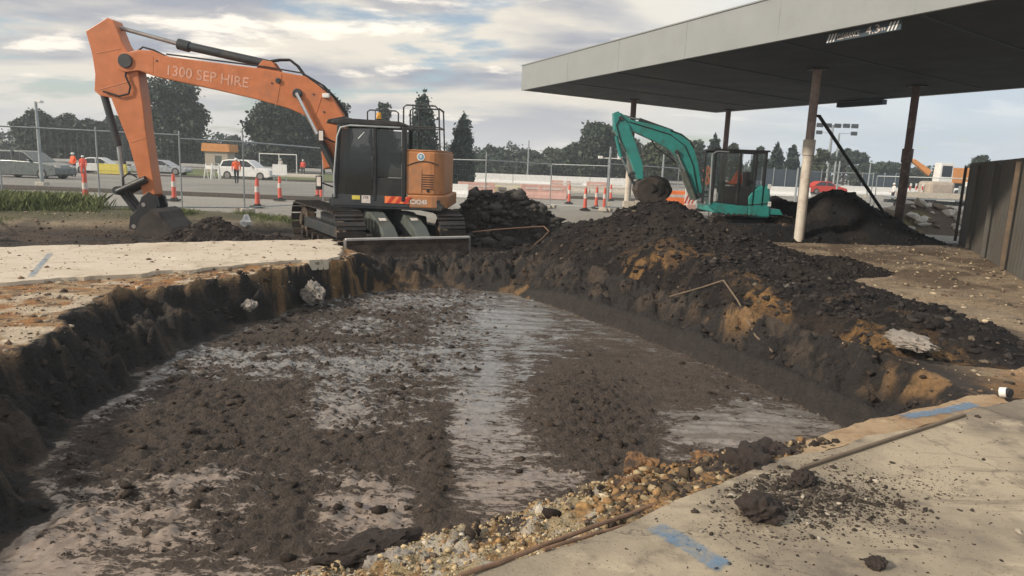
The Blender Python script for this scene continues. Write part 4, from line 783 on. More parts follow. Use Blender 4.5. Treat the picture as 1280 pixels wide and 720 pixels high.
# ------------------------------------------------------------------ teal mini excavator
TO = Vector((6.55, 20.4, -.05))
def LT(pts, yl):
    r = []
    for u, v in pts: w = D(u, v, TO.y-yl); r.append((-(w[0]-TO.x), w[2]-TO.z))
    return r
T_ = empty('excavator', TO, math.pi, 'smaller teal excavator under the canopy, half hidden behind the black heap', 'excavator')
undercarriage(T_, Matrix.Rotation(.15, 4, 'Z'), 2.5, .78, .4, .28, .58, .62, 1.96, 1.55, .32, 36, .02, 'teal')
t0 = LT([(895, 262), (962, 272), (962, 232), (888, 187), (962, 187), (888, 258)], .9)
m = MB(); m.prism([(1.0, .62), (1.0, .78), (-.85, .78), (-.95, .62)], -.92, .92); m.build('revolving_frame', 'teal', T_, .02)
m = MB(); q = LT([(884, 252), (934, 258), (934, 268), (905, 268), (888, 260)], .9); m.prism(q, .80, .95); m.build('side_skirt', 'teal', T_, .01)
m = MB(); q = LT([(934, 258), (934, 246), (942, 236), (952, 232), (962, 231), (963, 255), (962, 272), (934, 272)], .9); m.prism(q, -.92, .95); ct = m.build('counterweight', 'teal', T_, .05)
m = MB(); a = LT([(934, 256), (962, 254)], .9); m.tube([(a[0][0], .955, a[0][1]), (a[1][0], .955, a[1][1])], .012, 6); m.build('panel_seam', 'black', ct)
for u, v in ((961, 233), (961, 255)): x, z = LT([(u, v)], .9)[0]; m = MB(); m.box((x, .955, z), (.09, .02, .13)); m.build('reflector', 'white', ct, .005)
cy0, cy1 = -.05, .92
fr = LT([(889, 256), (891, 188), (960, 187), (958, 240)], .9)
(xf, zb_), (xt, ztp), (xr, _), _2 = fr
m = MB()
for x, y_ in ((xf, cy1), (xf, cy0), (xr+.03, cy1), (xr+.03, cy0), ((xf+xr)/2+.02, cy1), ((xf+xr)/2-.42, cy1)):
    m.box((x, y_, (zb_+ztp)/2), (.07, .06, ztp-zb_))
m.box(((xf+xr)/2, cy1, ztp), (xf-xr, .07, .08)); m.box(((xf+xr)/2, cy0, ztp), (xf-xr, .07, .08)); m.box(((xf+xr)/2, (cy0+cy1)/2, ztp+.03), (xf-xr+.12, cy1-cy0+.1, .05)); m.box(((xf+xr)/2-.1, cy1-.01, zb_+.28), ((xf-xr)*.78, .05, .5))
cb = m.build('cab', 'black', T_, .015)
m = MB(); m.box(((xf+xr)/2+.28, cy1+.004, (zb_+ztp)/2+.02), ((xf-xr)*.46, .008, ztp-zb_-.12)); m.build('door_glass', 'clear', cb); m = MB(); m.box((xr+.25, cy1+.004, ztp-.42), (.42, .008, .7)); m.build('rear_side_glass', 'clear', cb)
m = MB(); m.box((xf+.01, (cy0+cy1)/2, (zb_+ztp)/2), (.01, .88, ztp-zb_-.1)); m.build('windscreen', 'clear', cb)
m = MB(); m.tube([(xf+.06, cy1+.02, zb_+.0), (xf+.10, cy1+.02, ztp-.1), (xf-.02, cy1+.02, ztp-.02), (xf-.35, cy1+.02, ztp-.02)], .025, 8); m.build('handrail', 'pole', cb, smooth=True)
m = MB(); m.box(((xf+xr)/2-.1, .45, zb_+.35), (.45, .45, .12)); m.box(((xf+xr)/2-.35, .45, zb_+.65), (.12, .44, .6)); m.box(((xf+xr)/2+.35, .45, zb_+.5), (.1, .5, .35)); m.build('seat', 'plastic', cb, .03)
person('person', TO+Vector((-((xf+xr)/2-.12), -.45, zb_-.05)), math.pi/2, 'operator in an orange vest seated in the teal excavator', 'hivis', 'navy', 'sit', 'white', .95)
TY = -.35
q = LT([(771, 152), (768, 141), (776, 141), (790, 150), (815, 155), (842, 163), (858, 172), (868, 186), (873, 205), (876, 225), (879, 246), (870, 250), (865, 232), (859, 214), (850, 200), (838, 188), (820, 177), (800, 168), (780, 158)], -.2)
m = MB(); m.prism(q, TY-.14, TY+.14); tb = m.build('boom', 'teal', T_, .012)
q = LT([(767, 141), (773, 139), (778, 146), (786, 156), (794, 178), (803, 205), (804, 224), (797, 224), (788, 200), (778, 178), (768, 162)], -.2)
m = MB(); m.prism(q, TY-.20, TY+.20); ts = m.build('stick', 'teal', T_, .012)
def tcyl(nm, a, b, r, mt_, dy=0):
    a, b = LT([a, b], -.2); m = MB(); m.cyl((a[0], TY+dy, a[1]), (b[0], TY+dy, b[1]), r, 14); m.build(nm, mt_, T_, smooth=True)
tcyl('arm_cylinder', (842, 164), (800, 149), .055, 'dark'); tcyl('arm_cylinder_rod', (800, 149), (776, 143), .03, 'chrome')
tcyl('lift_cylinder', (869, 250), (855, 214), .06, 'greygreen', .2); tcyl('cylinder_rod', (855, 214), (845, 190), .03, 'chrome', .2)
tcyl('lift_cylinder', (869, 250), (855, 214), .06, 'greygreen', -.2); tcyl('cylinder_rod', (855, 214), (845, 190), .03, 'chrome', -.2)
tcyl('bucket_cylinder', (771, 170), (777, 196), .05, 'teal'); tcyl('bucket_cylinder_rod', (777, 196), (787, 216), .028, 'chrome')
tcyl('linkage_arm', (787, 218), (803, 213), .04, 'dark', .12); tcyl('linkage_arm', (787, 218), (803, 213), .04, 'dark', -.12); tcyl('linkage_rod', (787, 218), (796, 234), .04, 'dark')
m = MB(); m.tube([(x_, TY+.15, z_) for x_, z_ in LT([(868, 186), (862, 176), (852, 168), (838, 163)], -.2)], .02, 8); m.tube([(x_, TY+.1, z_) for x_, z_ in LT([(812, 170), (820, 184), (834, 194), (846, 204)], -.2)], .018, 8); m.build('hydraulic_hose', 'rubber', tb, smooth=True)
q = LT([(795, 228), (806, 222), (818, 222), (830, 228), (835, 238), (832, 248), (822, 256), (808, 256), (797, 248), (793, 238)], -.2)
m = MB(); m.prism(q, TY-.36, TY+.36); m.build('bucket', 'bucketm', T_, .04)
m = MB(); x, z = LT([(822, 236)], -.2)[0]; m.ico((x, TY, z), .42, 3, .22, sq=(1, 1.0, .92)); m.build('soil_load', mat('wet_black_soil', (.012, .0105, .010), .9, var=.3, bump=.02), T_, smooth=True)

# grease points, seams, hoses and streaks of mud on both machines
for u, v in ((196, 76), (340, 104), (392, 118), (405, 140)):
    x, z = LP([(u, v)], .15)[0]; m = MB(); m.cyl((x, BY+BW, z), (x, BY+BW+.012, z), .022, 8); m.build('bolt', 'dark', boom)
for P_ in ([(352, 91), (346, 130)], [(404, 113), (392, 152)]):
    a, b = LP(P_, .15); m = MB(); m.tube([(a[0], BY+BW+.002, a[1]-.03), (b[0], BY+BW+.002, b[1]+.03)], .008, 6); m.build('weld_seam', 'orange', boom)
a, b = LP([(113, 60), (176, 140)], .15)
for P_ in ([(116, 66), (150, 60)], [(160, 178), (181, 172)], [(118, 112), (166, 100)]):
    a, b = LP(P_, .15); m = MB(); m.tube([(a[0]-.03, BY+SW+.002, a[1]), (b[0]+.03, BY+SW+.002, b[1])], .007, 6); m.build('weld_seam', 'orange', stick)
for o_ in (.10, .02, -.06): m = MB(); m.tube([(x, BY+o_, z+.05) for x, z in LP([(378, 95), (400, 108), (416, 124), (430, 145), (434, 165)], .15)], .018, 8); m.build('hydraulic_hose', 'rubber', boom, smooth=True)
m = MB(); m.tube([(x_, TY+.16, z_) for x_, z_ in LT([(786, 152), (812, 160), (838, 168), (856, 182), (866, 206), (872, 240)], -.2)], .012, 6); m.build('hydraulic_pipe', 'black', tb, smooth=True)
m = MB(); m.tube([(x_, TY+.22, z_) for x_, z_ in LT([(776, 146), (770, 156), (774, 172), (782, 190)], -.2)], .014, 6); m.build('hydraulic_hose', 'rubber', ts, smooth=True)
for (u, v), r in (((776, 148), .07), ((846, 190), .06), ((874, 244), .08)): x, z = LT([(u, v)], -.2)[0]; m = MB(); m.cyl((x, TY-.23, z), (x, TY+.23, z), r, 14); m.build('pivot_pin', 'dark', tb, .005)
# ------------------------------------------------------------------ canopy
ZC = 4.35
A2 = G(653, 113, ZC)[:2]; B2 = G(895, 141, ZC)[:2]; N2 = G(1240, 0, ZC)[:2]; C2_ = G(1280, 110, ZC)[:2]
d1 = (N2-A2)/np.linalg.norm(N2-A2); d2 = (C2_-B2)/np.linalg.norm(C2_-B2)
Dn = A2+d1*21.5; Cn = B2+d2*21.5; poly = [tuple(A2), tuple(B2), tuple(Cn), tuple(Dn)]
cen = np.mean(poly, axis=0); inn = [tuple(cen+(np.array(p)-cen)*.992) for p in poly]
can = empty('canopy', (cen[0], cen[1], 0), 0, 'large flat roofed canopy with grey fascia and dark underside on slim columns', 'canopy')
def loc_(P): return [(p[0]-cen[0], p[1]-cen[1]) for p in P]
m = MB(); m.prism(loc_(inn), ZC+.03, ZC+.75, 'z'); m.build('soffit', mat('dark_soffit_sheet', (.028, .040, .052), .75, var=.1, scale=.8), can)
n4 = loc_(poly)
for i in range(4):
    a = np.array(n4[i]); b = np.array(n4[(i+1) % 4]); d = b-a; L = np.linalg.norm(d); ang = math.atan2(d[1], d[0]); c = (a+b)/2; zt_ = .86
    m = MB(); m.box((c[0], c[1], ZC+zt_/2), (L+.06, .07, zt_), (0, 0, ang)); f = m.build('fascia', 'fascia', can, .004)
    for k in range(1, int(L/3.0)):
        p = a+d*k*3.0/L; s = MB(); s.box((p[0]-d[1]/L*-.037*0, p[1], ZC+zt_/2), (.012, .078, zt_-.02), (0, 0, ang)); s.build('joint', 'pole', f)
    m = MB(); m.box((c[0], c[1], ZC+zt_+.015), (L+.10, .12, .03), (0, 0, ang)); m.build('capping', 'fascia', f)
for k in range(1, 7):                     # soffit sheets' cover battens
    p = A2+d1*k*3.1; q = B2+d2*k*3.1; c = (p+q)/2-cen; v = q-p; m = MB(); m.box((c[0], c[1], ZC+.02), (np.linalg.norm(v)*.97, .05, .02), (0, 0, math.atan2(v[1], v[0]))); m.build('cover_batten', 'soffit', can)
a = B2+d2*np.dot(G(1064, 130, ZC)[:2]-B2, d2); b = B2+d2*np.dot(G(1116, 125, ZC)[:2]-B2, d2); c = (a+b)/2-cen; v = b-a; m = MB(); m.box((c[0], c[1], ZC-.09), (np.linalg.norm(v), .25, .16), (0, 0, math.atan2(v[1], v[0]))); m.build('gutter_box', 'soffit', can, .01)
# clearance marking under the fascia edge
a = G(1036, 43, ZC)[:2]; b = G(1128, 24, ZC)[:2]; v = b-a; L = np.linalg.norm(v); ang = math.atan2(v[1], v[0]); ex = v/L; nx = np.array([ex[1], -ex[0]])
if nx[1] > 0: nx = -nx
sgn = empty('clearance_sign', (a[0], a[1], 0), 0, 'black clearance sign strip hanging under the grey fascia of the canopy', 'sign')
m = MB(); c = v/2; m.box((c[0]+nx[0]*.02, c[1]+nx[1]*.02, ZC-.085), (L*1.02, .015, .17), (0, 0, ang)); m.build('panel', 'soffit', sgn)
def signtext(s, size, x, z, mt_='decal', sx=1.):
    o = ex*x+nx*.031; tm = Matrix(((ex[0]*sx, 0, nx[0], o[0]), (ex[1]*sx, 0, nx[1], o[1]), (0, 1, 0, z), (0, 0, 0, 1))); m = MB(); m.text(s, size, tm, .001); m.build('lettering', mt_, sgn)
signtext('CLEARANCE', .14, L*.15, ZC-.14, 'decal', L*.37/.90); signtext('4.3', .20, L*.56, ZC-.15, 'decal', 1.25); signtext('m', .12, L*.73, ZC-.13, 'decal', 1.6)
for x0 in (0., L*.84):
    for k in range(3):
        m = MB(); o = x0+k*L*.045
        P = [(o, -.16), (o+L*.02, -.16), (o+L*.055, -.015), (o+L*.035, -.015)]
        m.add([(ex[0]*p+nx[0]*(.03+e), ex[1]*p+nx[1]*(.03+e), ZC+z) for e in (0, .003) for p, z in P], [(0, 1, 2, 3), (7, 6, 5, 4), (0, 4, 5, 1), (1, 5, 6, 2), (2, 6, 7, 3), (3, 7, 4, 0)]); m.build('stripe', 'white', sgn)
# columns (each a steel post with a sleeve)
M['upcol'] = mat('faded_column', (.38, .31, .295), .65, var=.15, dirt=(.17, .12, .115), dscale=2.5, dlo=.45, dhi=.7)
cols_ = [((998, 300), 18.4, .125, 'column', 'near white painted steel column of the canopy, leaning dark brace beside it'), ((1120, 297), 20.9, .125, 'rustcol', 'brown rusty column of the canopy standing in a concrete footing'), ((783, 264), 28.2, .13, 'column', 'far canopy column behind the boom of the teal excavator'), ((899, 262), 31.2, .13, 'rustcol', 'far brown canopy column behind the cab of the teal excavator')]
for i, ((u, v), y, r, mt_, lb) in enumerate(cols_):
    p = at(u, y); t = empty('canopy_column', (p.x, p.y, p.z), 0, lb, 'column', None); hh = ZC+.03-p.z
    sp_ = 2.55
    up_mat = 'rustcol' if i else 'upcol'
    m = MB(); m.cyl((0, 0, -.1), (0, 0, sp_), r, 24); m.build('lower_post', mt_, t, smooth=True)
    m = MB(); m.cyl((0, 0, sp_), (0, 0, hh), r*.86, 24); m.build('upper_post', up_mat, t, smooth=True)
    m = MB(); m.cyl((0, 0, sp_-.30), (0, 0, sp_+.1), r*1.22, 24); m.build('sleeve', mt_ if i != 0 else 'column', t, .01, True)
    m = MB(); m.box((0, 0, hh-.02), (.4, .4, .03)); m.build('head_plate', 'dark', t)
    if i == 1: m = MB(); m.box((.02, 0, .08), (.55, .5, .42)); m.build('footing', 'concrete', t, .04)
a = D(1024, 145, 18.45); b = D(1116, 283, 20.6)
m = MB(); m.cyl(a, b, .045, 12); m.cyl(Vector(a), Vector(a)+Vector((-.25, 0, 0)), .035, 8); tag(m.build('raking_brace', 'black', smooth=True), 'black steel brace leaning from the near white column down to the rusty one', 'brace')
# ------------------------------------------------------------------ hoarding fence at the right
def hoard():
    a = np.array([12.95, 20.2]); b = np.array([7.9, 9.6]); d = b-a; L = np.linalg.norm(d); ex = d/L; ang = math.atan2(d[1], d[0]); nrm = np.array([ex[1], -ex[0]])
    if nrm[0] > 0: nrm = -nrm
    t = empty('hoarding', (a[0], a[1], 0), 0, 'tall weathered dark hoarding of upright sheets along the right edge of the site', 'fence')
    n = 5; w = L/n
    for k in range(n):
        m = MB(); c = ex*w*(k+.5); dz = random.uniform(-.05, .03); vs = []; q = 24
        prof = [(ex*(w*k+w*.99*i/q)+nrm*(.02*.3*math.sin(i*math.pi/1.5)+.01*math.sin(k*3))) for i in range(q+1)]
        for off in (0, -.012): vs += [(p[0]+nrm[0]*off, p[1]+nrm[1]*off, zz) for zz in (-.12, 2.22+dz) for p in prof]
        Q = q+1; fs = [(i, i+1, Q+i+1, Q+i) for i in range(q)]+[(2*Q+i, 3*Q+i, 3*Q+i+1, 2*Q+i+1) for i in range(q)]+[(Q+i, Q+i+1, 3*Q+i+1, 3*Q+i) for i in range(q)]+[(0, Q, 3*Q, 2*Q), (q, 2*Q+q, 3*Q+q, Q+q)]
        m.add(vs, fs); m.build('sheet', 'hoard', t)
        c = ex*w*k+nrm*(.09); m = MB(); m.box((c[0], c[1], 1.05), (.09, .07, 2.14), (0, 0, ang)); m.build('post', 'hoard' if k != 3 else 'wood', t, .006)
    for zz in (.5, 1.75): c = ex*L/2-nrm*.05; m = MB(); m.box((c[0], c[1], zz), (L, .05, .09), (0, 0, ang)); m.build('rail', 'wood', t)
hoard()
# ------------------------------------------------------------------ temporary mesh fence panels
def fence_panel(a, b, h, lean=0., label=None, wires=True, posth=0., group='temporary mesh fence panels'):
    a = Vector(a); b = Vector(b); d = b-a; L = d.length; t = empty('fence_panel', a, math.atan2(d.y, d.x), label, 'fence', group); L2 = math.hypot(d.x, d.y); dz = d.z
    def Q(s, z): return (s, 0, dz*s/L2+z)
    MB().tube([Q(0, h), Q(L2, h)], .021, 8).build('rail', 'pole', t, smooth=True); MB().tube([Q(0, .15), Q(L2, .15)], .019, 8).build('rail', 'pole', t, smooth=True)
    for s in (0, L2): m = MB(); m.tube([Q(s, 0), Q(s, h+(posth if s else .0))], .022, 8); m.build('post', 'pole', t, smooth=True); m = MB(); m.box(Q(s, .07), (.24, .6, .14)); m.build('foot_block', 'stone', t, .02)
    if wires:
        m = MB(); nv = int(L2/.15); nh = 9
        for i in range(1, nv): s = L2*i/nv; m.tube([Q(s, .15), Q(s, h)], .0013, 3, cap=False)
        for j in range(1, nh): m.tube([Q(0, .15+(h-.15)*j/nh), Q(L2, .15+(h-.15)*j/nh)], .0013, 3, cap=False)
        m.build('wire_mesh', 'wire', t)
    return t
fp = [(-52, 13.8), (5, 18.8), (126, 19.6), (228, 20.4), (306, 21.2), (404, 25.5), (500, 27)]
lab = ['temporary fence panel cut by the left edge of the photo', 'temporary fence panel in front of the grey car at left', 'temporary fence panel behind the stick of the orange excavator', 'temporary fence panel in front of the large round tree', 'temporary fence panel in front of the white car', 'temporary fence panel hidden partly by the black cab']
for i in range(len(fp)-1):
    (u0, y0_), (u1, y1_) = fp[i], fp[i+1]; fence_panel(at(u0, y0_), at(u1, y1_), 2.22 if i < 3 else 2.12, label=lab[i], posth=.35 if i == 3 else .12)
fp = [(553, 29), (606, 27.2), (687, 31.5), (757, 30.5), (845, 36)]
lab = ['temporary fence panel right of the orange excavator, before the cypress', 'temporary fence panel behind the lumpy dark heap', 'temporary fence panel in the middle of the photo over the bare lot', 'temporary fence panel behind the boom of the teal excavator']
for i in range(len(fp)-1):
    (u0, y0_), (u1, y1_) = fp[i], fp[i+1]; fence_panel(at(u0, y0_), at(u1, y1_), 1.95 if i < 3 else 2.05, label=lab[i], posth=.3 if i in (0, 2) else .0)
fence_panel(at(995, 34), at(1085, 33), 2.1, label='temporary fence panel behind the tall heap and the near column'); fence_panel(at(1090, 33), at(1222, 30), 2.0, label='temporary fence panel before the white tray truck at right', posth=.1)
# ------------------------------------------------------------------ poles
def pole(name, u, y, h, r, label, heads=(), cat='pole'):
    p = at(u, y); t = empty(name, p, 0, label, cat); m = MB(); m.cyl((0, 0, 0), (0, 0, h), r, 12, r2=r*.7); m.build('mast', 'pole', t, smooth=True)
    m = MB(); m.box((0, 0, .1), (r*5, r*5, .2)); m.build('base', 'stone', t, .02)
    for (dx, dz, w) in heads:
        m = MB(); m.box((dx/2, 0, h+dz-.03), (abs(dx)+.05, .05, .05)); m.box((dx, -.05, h+dz), (w, .25, w*.62)); m.build('lamp_head', 'dark' if w > .4 else 'white', t, .02)
    return t
pole('street_lamp', 53, 34, 4.0, .09, 'plain grey pole standing behind the grey car at left', ((.25, 0, .2),), 'pole')
pole('street_lamp', 759, 36, 3.0, .07, 'grey lamp post with two small heads left of the teal boom', ((-.5, -.55, .22), (.5, -.55, .22)), 'lamp post')
pole('floodlight_tower', 1032, 120, 10.6, .28, 'left and taller of two sports floodlight masts beside the white column', ((-2.2, -.1, 1.1), (-.8, -.1, 1.1), (-2.2, -1.3, 1.0), (.8, -.1, 1.1)), 'floodlight')
pole('floodlight_tower', 1041, 118, 9.2, .22, 'right hand one of the two sports floodlight masts behind the brace', ((2.4, 1.2, 1.1), (1.0, 1.2, 1.1), (2.4, 0, 1.0)), 'floodlight')
pole('street_lamp', 1044, 60, 3.4, .09, 'short grey post right of the floodlight masts', (), 'pole'); pole('street_lamp', 993, 50, 2.6, .08, 'grey post between the teal excavator and the near white column', (), 'pole')
pole('street_lamp', 826, 55, 3.3, .09, 'grey post seen through the arch of the teal boom', (), 'pole'); pole('street_lamp', 659, 80, 4.8, .1, 'thin grey pole in front of the middle tree line', (), 'pole')
pole('street_lamp', 1083, 75, 3.6, .09, 'short post beyond the brace near the flat topped tree', (), 'pole')
# ------------------------------------------------------------------ bollards
def bollard_mesh(root, h=1.0):
    m = MB(); m.box((0, 0, .03), (.42, .42, .06)); m.cyl((0, 0, .05), (0, 0, .12), .16, 16, r2=.1); m.build('base', 'rubber', root, .015)
    m = MB(); m.cyl((0, 0, .1), (0, 0, h*.93), .085, 16, r2=.06); m.cyl((0, 0, h*.93), (0, 0, h), .045, 12); m.build('post', 'bollard', root, smooth=True)
    m = MB(); m.cyl((0, 0, h*.52), (0, 0, h*.72), .084, 16, r2=.077); m.build('reflective_band', 'decal', root, smooth=True)
b0 = empty('bollard', (0, 0, 0)); bollard_mesh(b0)
BL = [(108, 21.3, 'orange bollard nearest the left edge, behind the grass'), (218, 26, 'orange bollard right of the orange excavator stick'), (322, 24, 'orange bollard just right of the thin fence post'), (350, 29, 'orange bollard below the white board by the white car'), (402, 31, 'orange bollard beside the mirrors of the black cab'), (711, 37, 'largest orange bollard in the middle, behind the bare lot'), (731, 30.5, 'small orange bollard between the tall one and the lamp post'), (755, 31.5, 'orange bollard at the foot of the two headed lamp post'), (763, 44, 'orange bollard directly behind the two headed lamp post'), (745, 33, 'leaning looking orange bollard left of the lamp post'), (397, 33, 'orange bollard left of the one beside the mirrors')]
for i, (u, y, lb) in enumerate(BL):
    o = b0 if i == 0 else copy_tree(b0); o.location = at(u, y); tag(o, lb, 'bollard', 'orange bollards across the lot')
# ------------------------------------------------------------------ cars
def car(name, loc, rz, label, paint, L=4.6, Wd=1.82, Hh=1.5, kind='suv'):
    t = empty(name, loc, rz, label, 'car'); h = Hh
    body = [(-L/2, .42), (-L/2+.03, .85), (-L/2+.12, h*.63), (-L*.10, h*.655), (L*.18, h*.63), (L*.34, h*.60), (L*.46, h*.52), (L/2, h*.42), (L/2, .32), (L*.42, .22), (-L*.44, .22)]
    if kind == 'ute': body[2] = (-L/2+.05, h*.60)
    m = MB(); m.prism(body, -Wd/2, Wd/2); bo = m.build('body', paint, t, .06)
    if kind == 'suv': cabp = [(-L*.47, h*.62), (-L*.42, h*.93), (-L*.30, h), (L*.02, h), (L*.08, h*.97), (L*.24, h*.62)]
    elif kind == 'sedan': cabp = [(-L*.40, h*.62), (-L*.24, h*.96), (-L*.16, h), (L*.02, h), (L*.07, h*.97), (L*.24, h*.62)]
    else: cabp = [(-L*.10, h*.6), (-L*.08, h*.97), (-L*.04, h), (L*.10, h), (L*.14, h*.97), (L*.28, h*.6)]
    def taper(P, y0_, y1_): 
        m = MB(); n = len(P); f = lambda z: 1-.16*max(0, (z-h*.6)/(h*.4))
        vs = [(p[0], y0_*f(p[1]), p[1]) for p in P]+[(p[0], y1_*f(p[1]), p[1]) for p in P]; m.add(vs, [tuple(range(n))[::-1], tuple(range(n, 2*n))]+[(i, (i+1) % n, n+(i+1) % n, n+i) for i in range(n)]); return m
    taper(cabp, -Wd/2+.05, Wd/2-.05).build('roof', paint, t, .05)
    cx_ = sum(p[0] for p in cabp)/len(cabp); gl = [(cx_+(p[0]-cx_)*.90, h*.645+(p[1]-h*.62)*.80) for p in cabp]; m = taper(gl, -Wd/2+.035, Wd/2-.035); g = m.build('side_windows', 'carglass', t, .01)
    m = MB(); m.box((cx_*.6, 0, h*.8), (.06, Wd-.12, h*.4), (0, 0, 0)); m.build('door_pillar', paint, t)
    for x in (-L*.31, L*.31):
        for s in (-1, 1):
            m = MB(); m.cyl((x, s*(Wd/2-.2), .34), (x, s*(Wd/2+.01), .34), .34, 24); w_ = m.build('wheel', 'rubber', t, .03); m = MB(); m.cyl((x, s*(Wd/2), .34), (x, s*(Wd/2+.018), .34), .21, 16); m.build('rim', 'steel', w_)
    for s in (-1, 1):
        m = MB(); m.box((L/2-.14, s*(Wd/2-.28), h*.47), (.24, .4, .13)); m.build('headlight', 'decal', t, .02); m = MB(); m.box((-L/2+.08, s*(Wd/2-.15), h*.53), (.1, .22, .3)); m.build('tail_light', 'red', t, .02)
        m = MB(); m.box((L*.16, s*(Wd/2+.06), h*.66), (.12, .16, .12)); m.build('wing_mirror', paint, t, .02)
    m = MB(); m.box((0, 0, .25), (L*.8, Wd+.01, .08)); m.build('sill', 'plastic', t, .01)
    return t
car('parked_car', at(38, 44), R_(-4), 'dark grey four wheel drive at the left edge behind the fence', 'greycar', 4.9, 1.9, 1.72)
car('parked_car', at(128, 58), R_(10), 'small white car with a yellow front behind the two workers', 'white', 3.9, 1.7, 1.35, 'sedan')
q = at(141, 56.4); m = MB(); m.box((0, 0, .5), (2.3, .25, .8)); m.box((0, -.14, .5), (2.1, .02, .3)); o = m.build('equipment_box', M['yellow'], None, .06); o.location = q; tag(o, 'yellow box shaped unit beside the small white car', 'box')
car('parked_car', at(204, 62), R_(3), 'low silver car behind the stick of the orange excavator', 'silver', 4.6, 1.75, 1.3, 'sedan')
car('parked_car', at(311, 58), R_(-5), 'white car behind the worker in the orange vest', 'white', 4.5, 1.8, 1.62)
# ------------------------------------------------------------------ workers
person('person', at(93, 50), R_(160), 'taller of the two workers in red hi-vis beside the grey car', 'hivis', 'navy', 'stand')
person('person', at(105, 49.5), R_(200), 'shorter of the two workers in red hi-vis beside the grey car', 'hivisr', 'hivisr', 'walk', s=.9)
person('person', at(296, 49), R_(30), 'worker in bright orange vest and white helmet before the white car', 'hivis', 'navy', 'walk', s=1.03)
person('person', at(379, 74), R_(180), 'distant worker in faded red near the white board', 'hivisr', 'navy', 'stand'); person('person', at(351, 80), R_(180), 'distant figure in pale clothes inside the goal like frame', 'decal', 'navy', 'stand')
person('person', at(1115, 62), R_(90), 'distant figure in white left of the rusty column', 'white', 'navy', 'stand')
# ------------------------------------------------------------------ boards, frames, signs
p = at(350, 56); t = empty('notice_board', p, 0, 'blank pale board standing beside the white car', 'board'); m = MB(); m.box((0, 0, .95), (1.15, .05, .85)); m.build('panel', 'white', t, .01); [MB().box((s*.5, .05, .55), (.05, .05, 1.1)).build('leg', 'pole', t) for s in (-1, 1)]
p = at(348, 70); t = empty('metal_frame', p, 0, 'white rectangular pipe frame behind the white car', 'frame')
for s in (-1.85, 0.1, 1.85): MB().cyl((s, 0, 0), (s, 0, 2.2), .05, 8).build('upright', 'white', t)
MB().box((0, 0, 2.2), (3.75, .09, .09)).build('crossbar', 'white', t)
p = at(276, 75); t = empty('site_hut', p, 0, 'small hut with an orange roof box left of the white car', 'hut'); m = MB(); m.box((0, 0, 1.1), (2.4, 2, 2.2)); m.build('wall', 'brick', t, .02); m = MB(); m.prism([(-1.5, 2.2), (1.5, 2.2), (1.45, 3.0), (-1.4, 3.05)], -1.2, 1.2); m.build('roof', 'roof', t, .03); MB().box((.2, -1.01, 1.0), (.7, .03, 1.6)).build('door', 'greygreen', t)
# white folded barrier frames beside the hut
for k, (u, lb) in enumerate(((262, 'left white folding barrier frame before the hut'), (270, 'right white folding barrier frame before the hut'))):
    t = empty('barrier_frame', at(u, 56), R_(20*k-10), lb, 'barrier', None)
    for s in (-1, 1):
        m = MB(); m.tube([(-.3, s*.3, 0), (-.25, s*.02, 1.25), (.25, s*.02, 1.25), (.3, s*.3, 0)], .04, 8); m.build('leg_frame', 'white', t, smooth=True)
    MB().box((0, -.1, .95), (.5, .03, .3)).build('panel', 'white', t)
# diamond signs on a post, white board and orange barrier behind the teal boom
p = at(880, 33); t = empty('road_sign', p, 0, 'two orange diamond warning signs stacked on a post by the teal boom', 'sign'); m = MB(); m.cyl((0, 0, 0), (0, 0, 2.2), .03, 10); m.build('post', 'pole', t)
for z_ in (1.5, 1.95): m = MB(); m.box((0, -.05, z_), (.34, .02, .34), (0, R_(45), 0)); pn = m.build('diamond', 'barrier', t, .004); m = MB(); m.box((0, -.064, z_), (.05, .006, .2)); m.build('arrow', 'black', pn)
p = at(879, 30); t = empty('notice_board', p, 0, 'small white board with black writing beside the teal cab', 'board'); MB().box((0, 0, .9), (.55, .03, .55)).build('panel', 'white', t); [MB().box((s*.24, .03, .45), (.04, .04, .9)).build('leg', 'pole', t) for s in (-1, 1)]
m = MB(); m.box((0, -.02, 1.0), (.25, .005, .12)); m.box((0, -.02, .82), (.3, .005, .04)); m.build('marks', 'black', t)
p = at(845, 34); t = empty('road_barrier', p, 0, 'orange plastic barrier behind the raised bucket of the teal excavator', 'barrier'); m = MB(); m.prism([(-.35, 0), (.35, 0), (.18, .35), (.12, .95), (-.12, .95), (-.18, .35)], -.8, .8, 'x'); m.build('shell', 'barrier', t, .03); MB().box((0, -.15, .7), (1.3, .02, .14)).build('band', 'decal', t); MB().box((0, -.33, .12), (1.0, .03, .12)).build('foot', 'pinkbar', t)
p = at(862, 32); t = empty('road_barrier', p, 0, 'white and red striped barrier next to the lift cylinders of the teal boom', 'barrier'); MB().box((0, 0, .75), (.55, .06, .8)).build('panel', 'white', t, .01); [MB().box((-.15+.16*k, -.035, .75), (.06, .01, .7), (0, .35, 0)).build('stripe', 'red', t) for k in range(3)]; MB().box((0, 0, .2), (.4, .4, .4)).build('foot', 'pinkbar', t, .03)
p = at(818, 31); t = empty('road_barrier', p, 0, 'low pale barrier below the hanging bucket of the teal excavator', 'barrier'); MB().prism([(-.2, 0), (.2, 0), (.1, .5), (-.1, .5)], -.9, .9, 'x').build('shell', 'stone', t, .03)
p = at(787.5, 31); o = MB().prism([(-.35, 0), (.35, 0), (.12, .6), (-.12, .6)], -.7, .7, 'x').build('concrete_block', 'stone', None, .03); o.location = at(800, 27); tag(o, 'pale concrete block right of the foot of the far column', 'block')
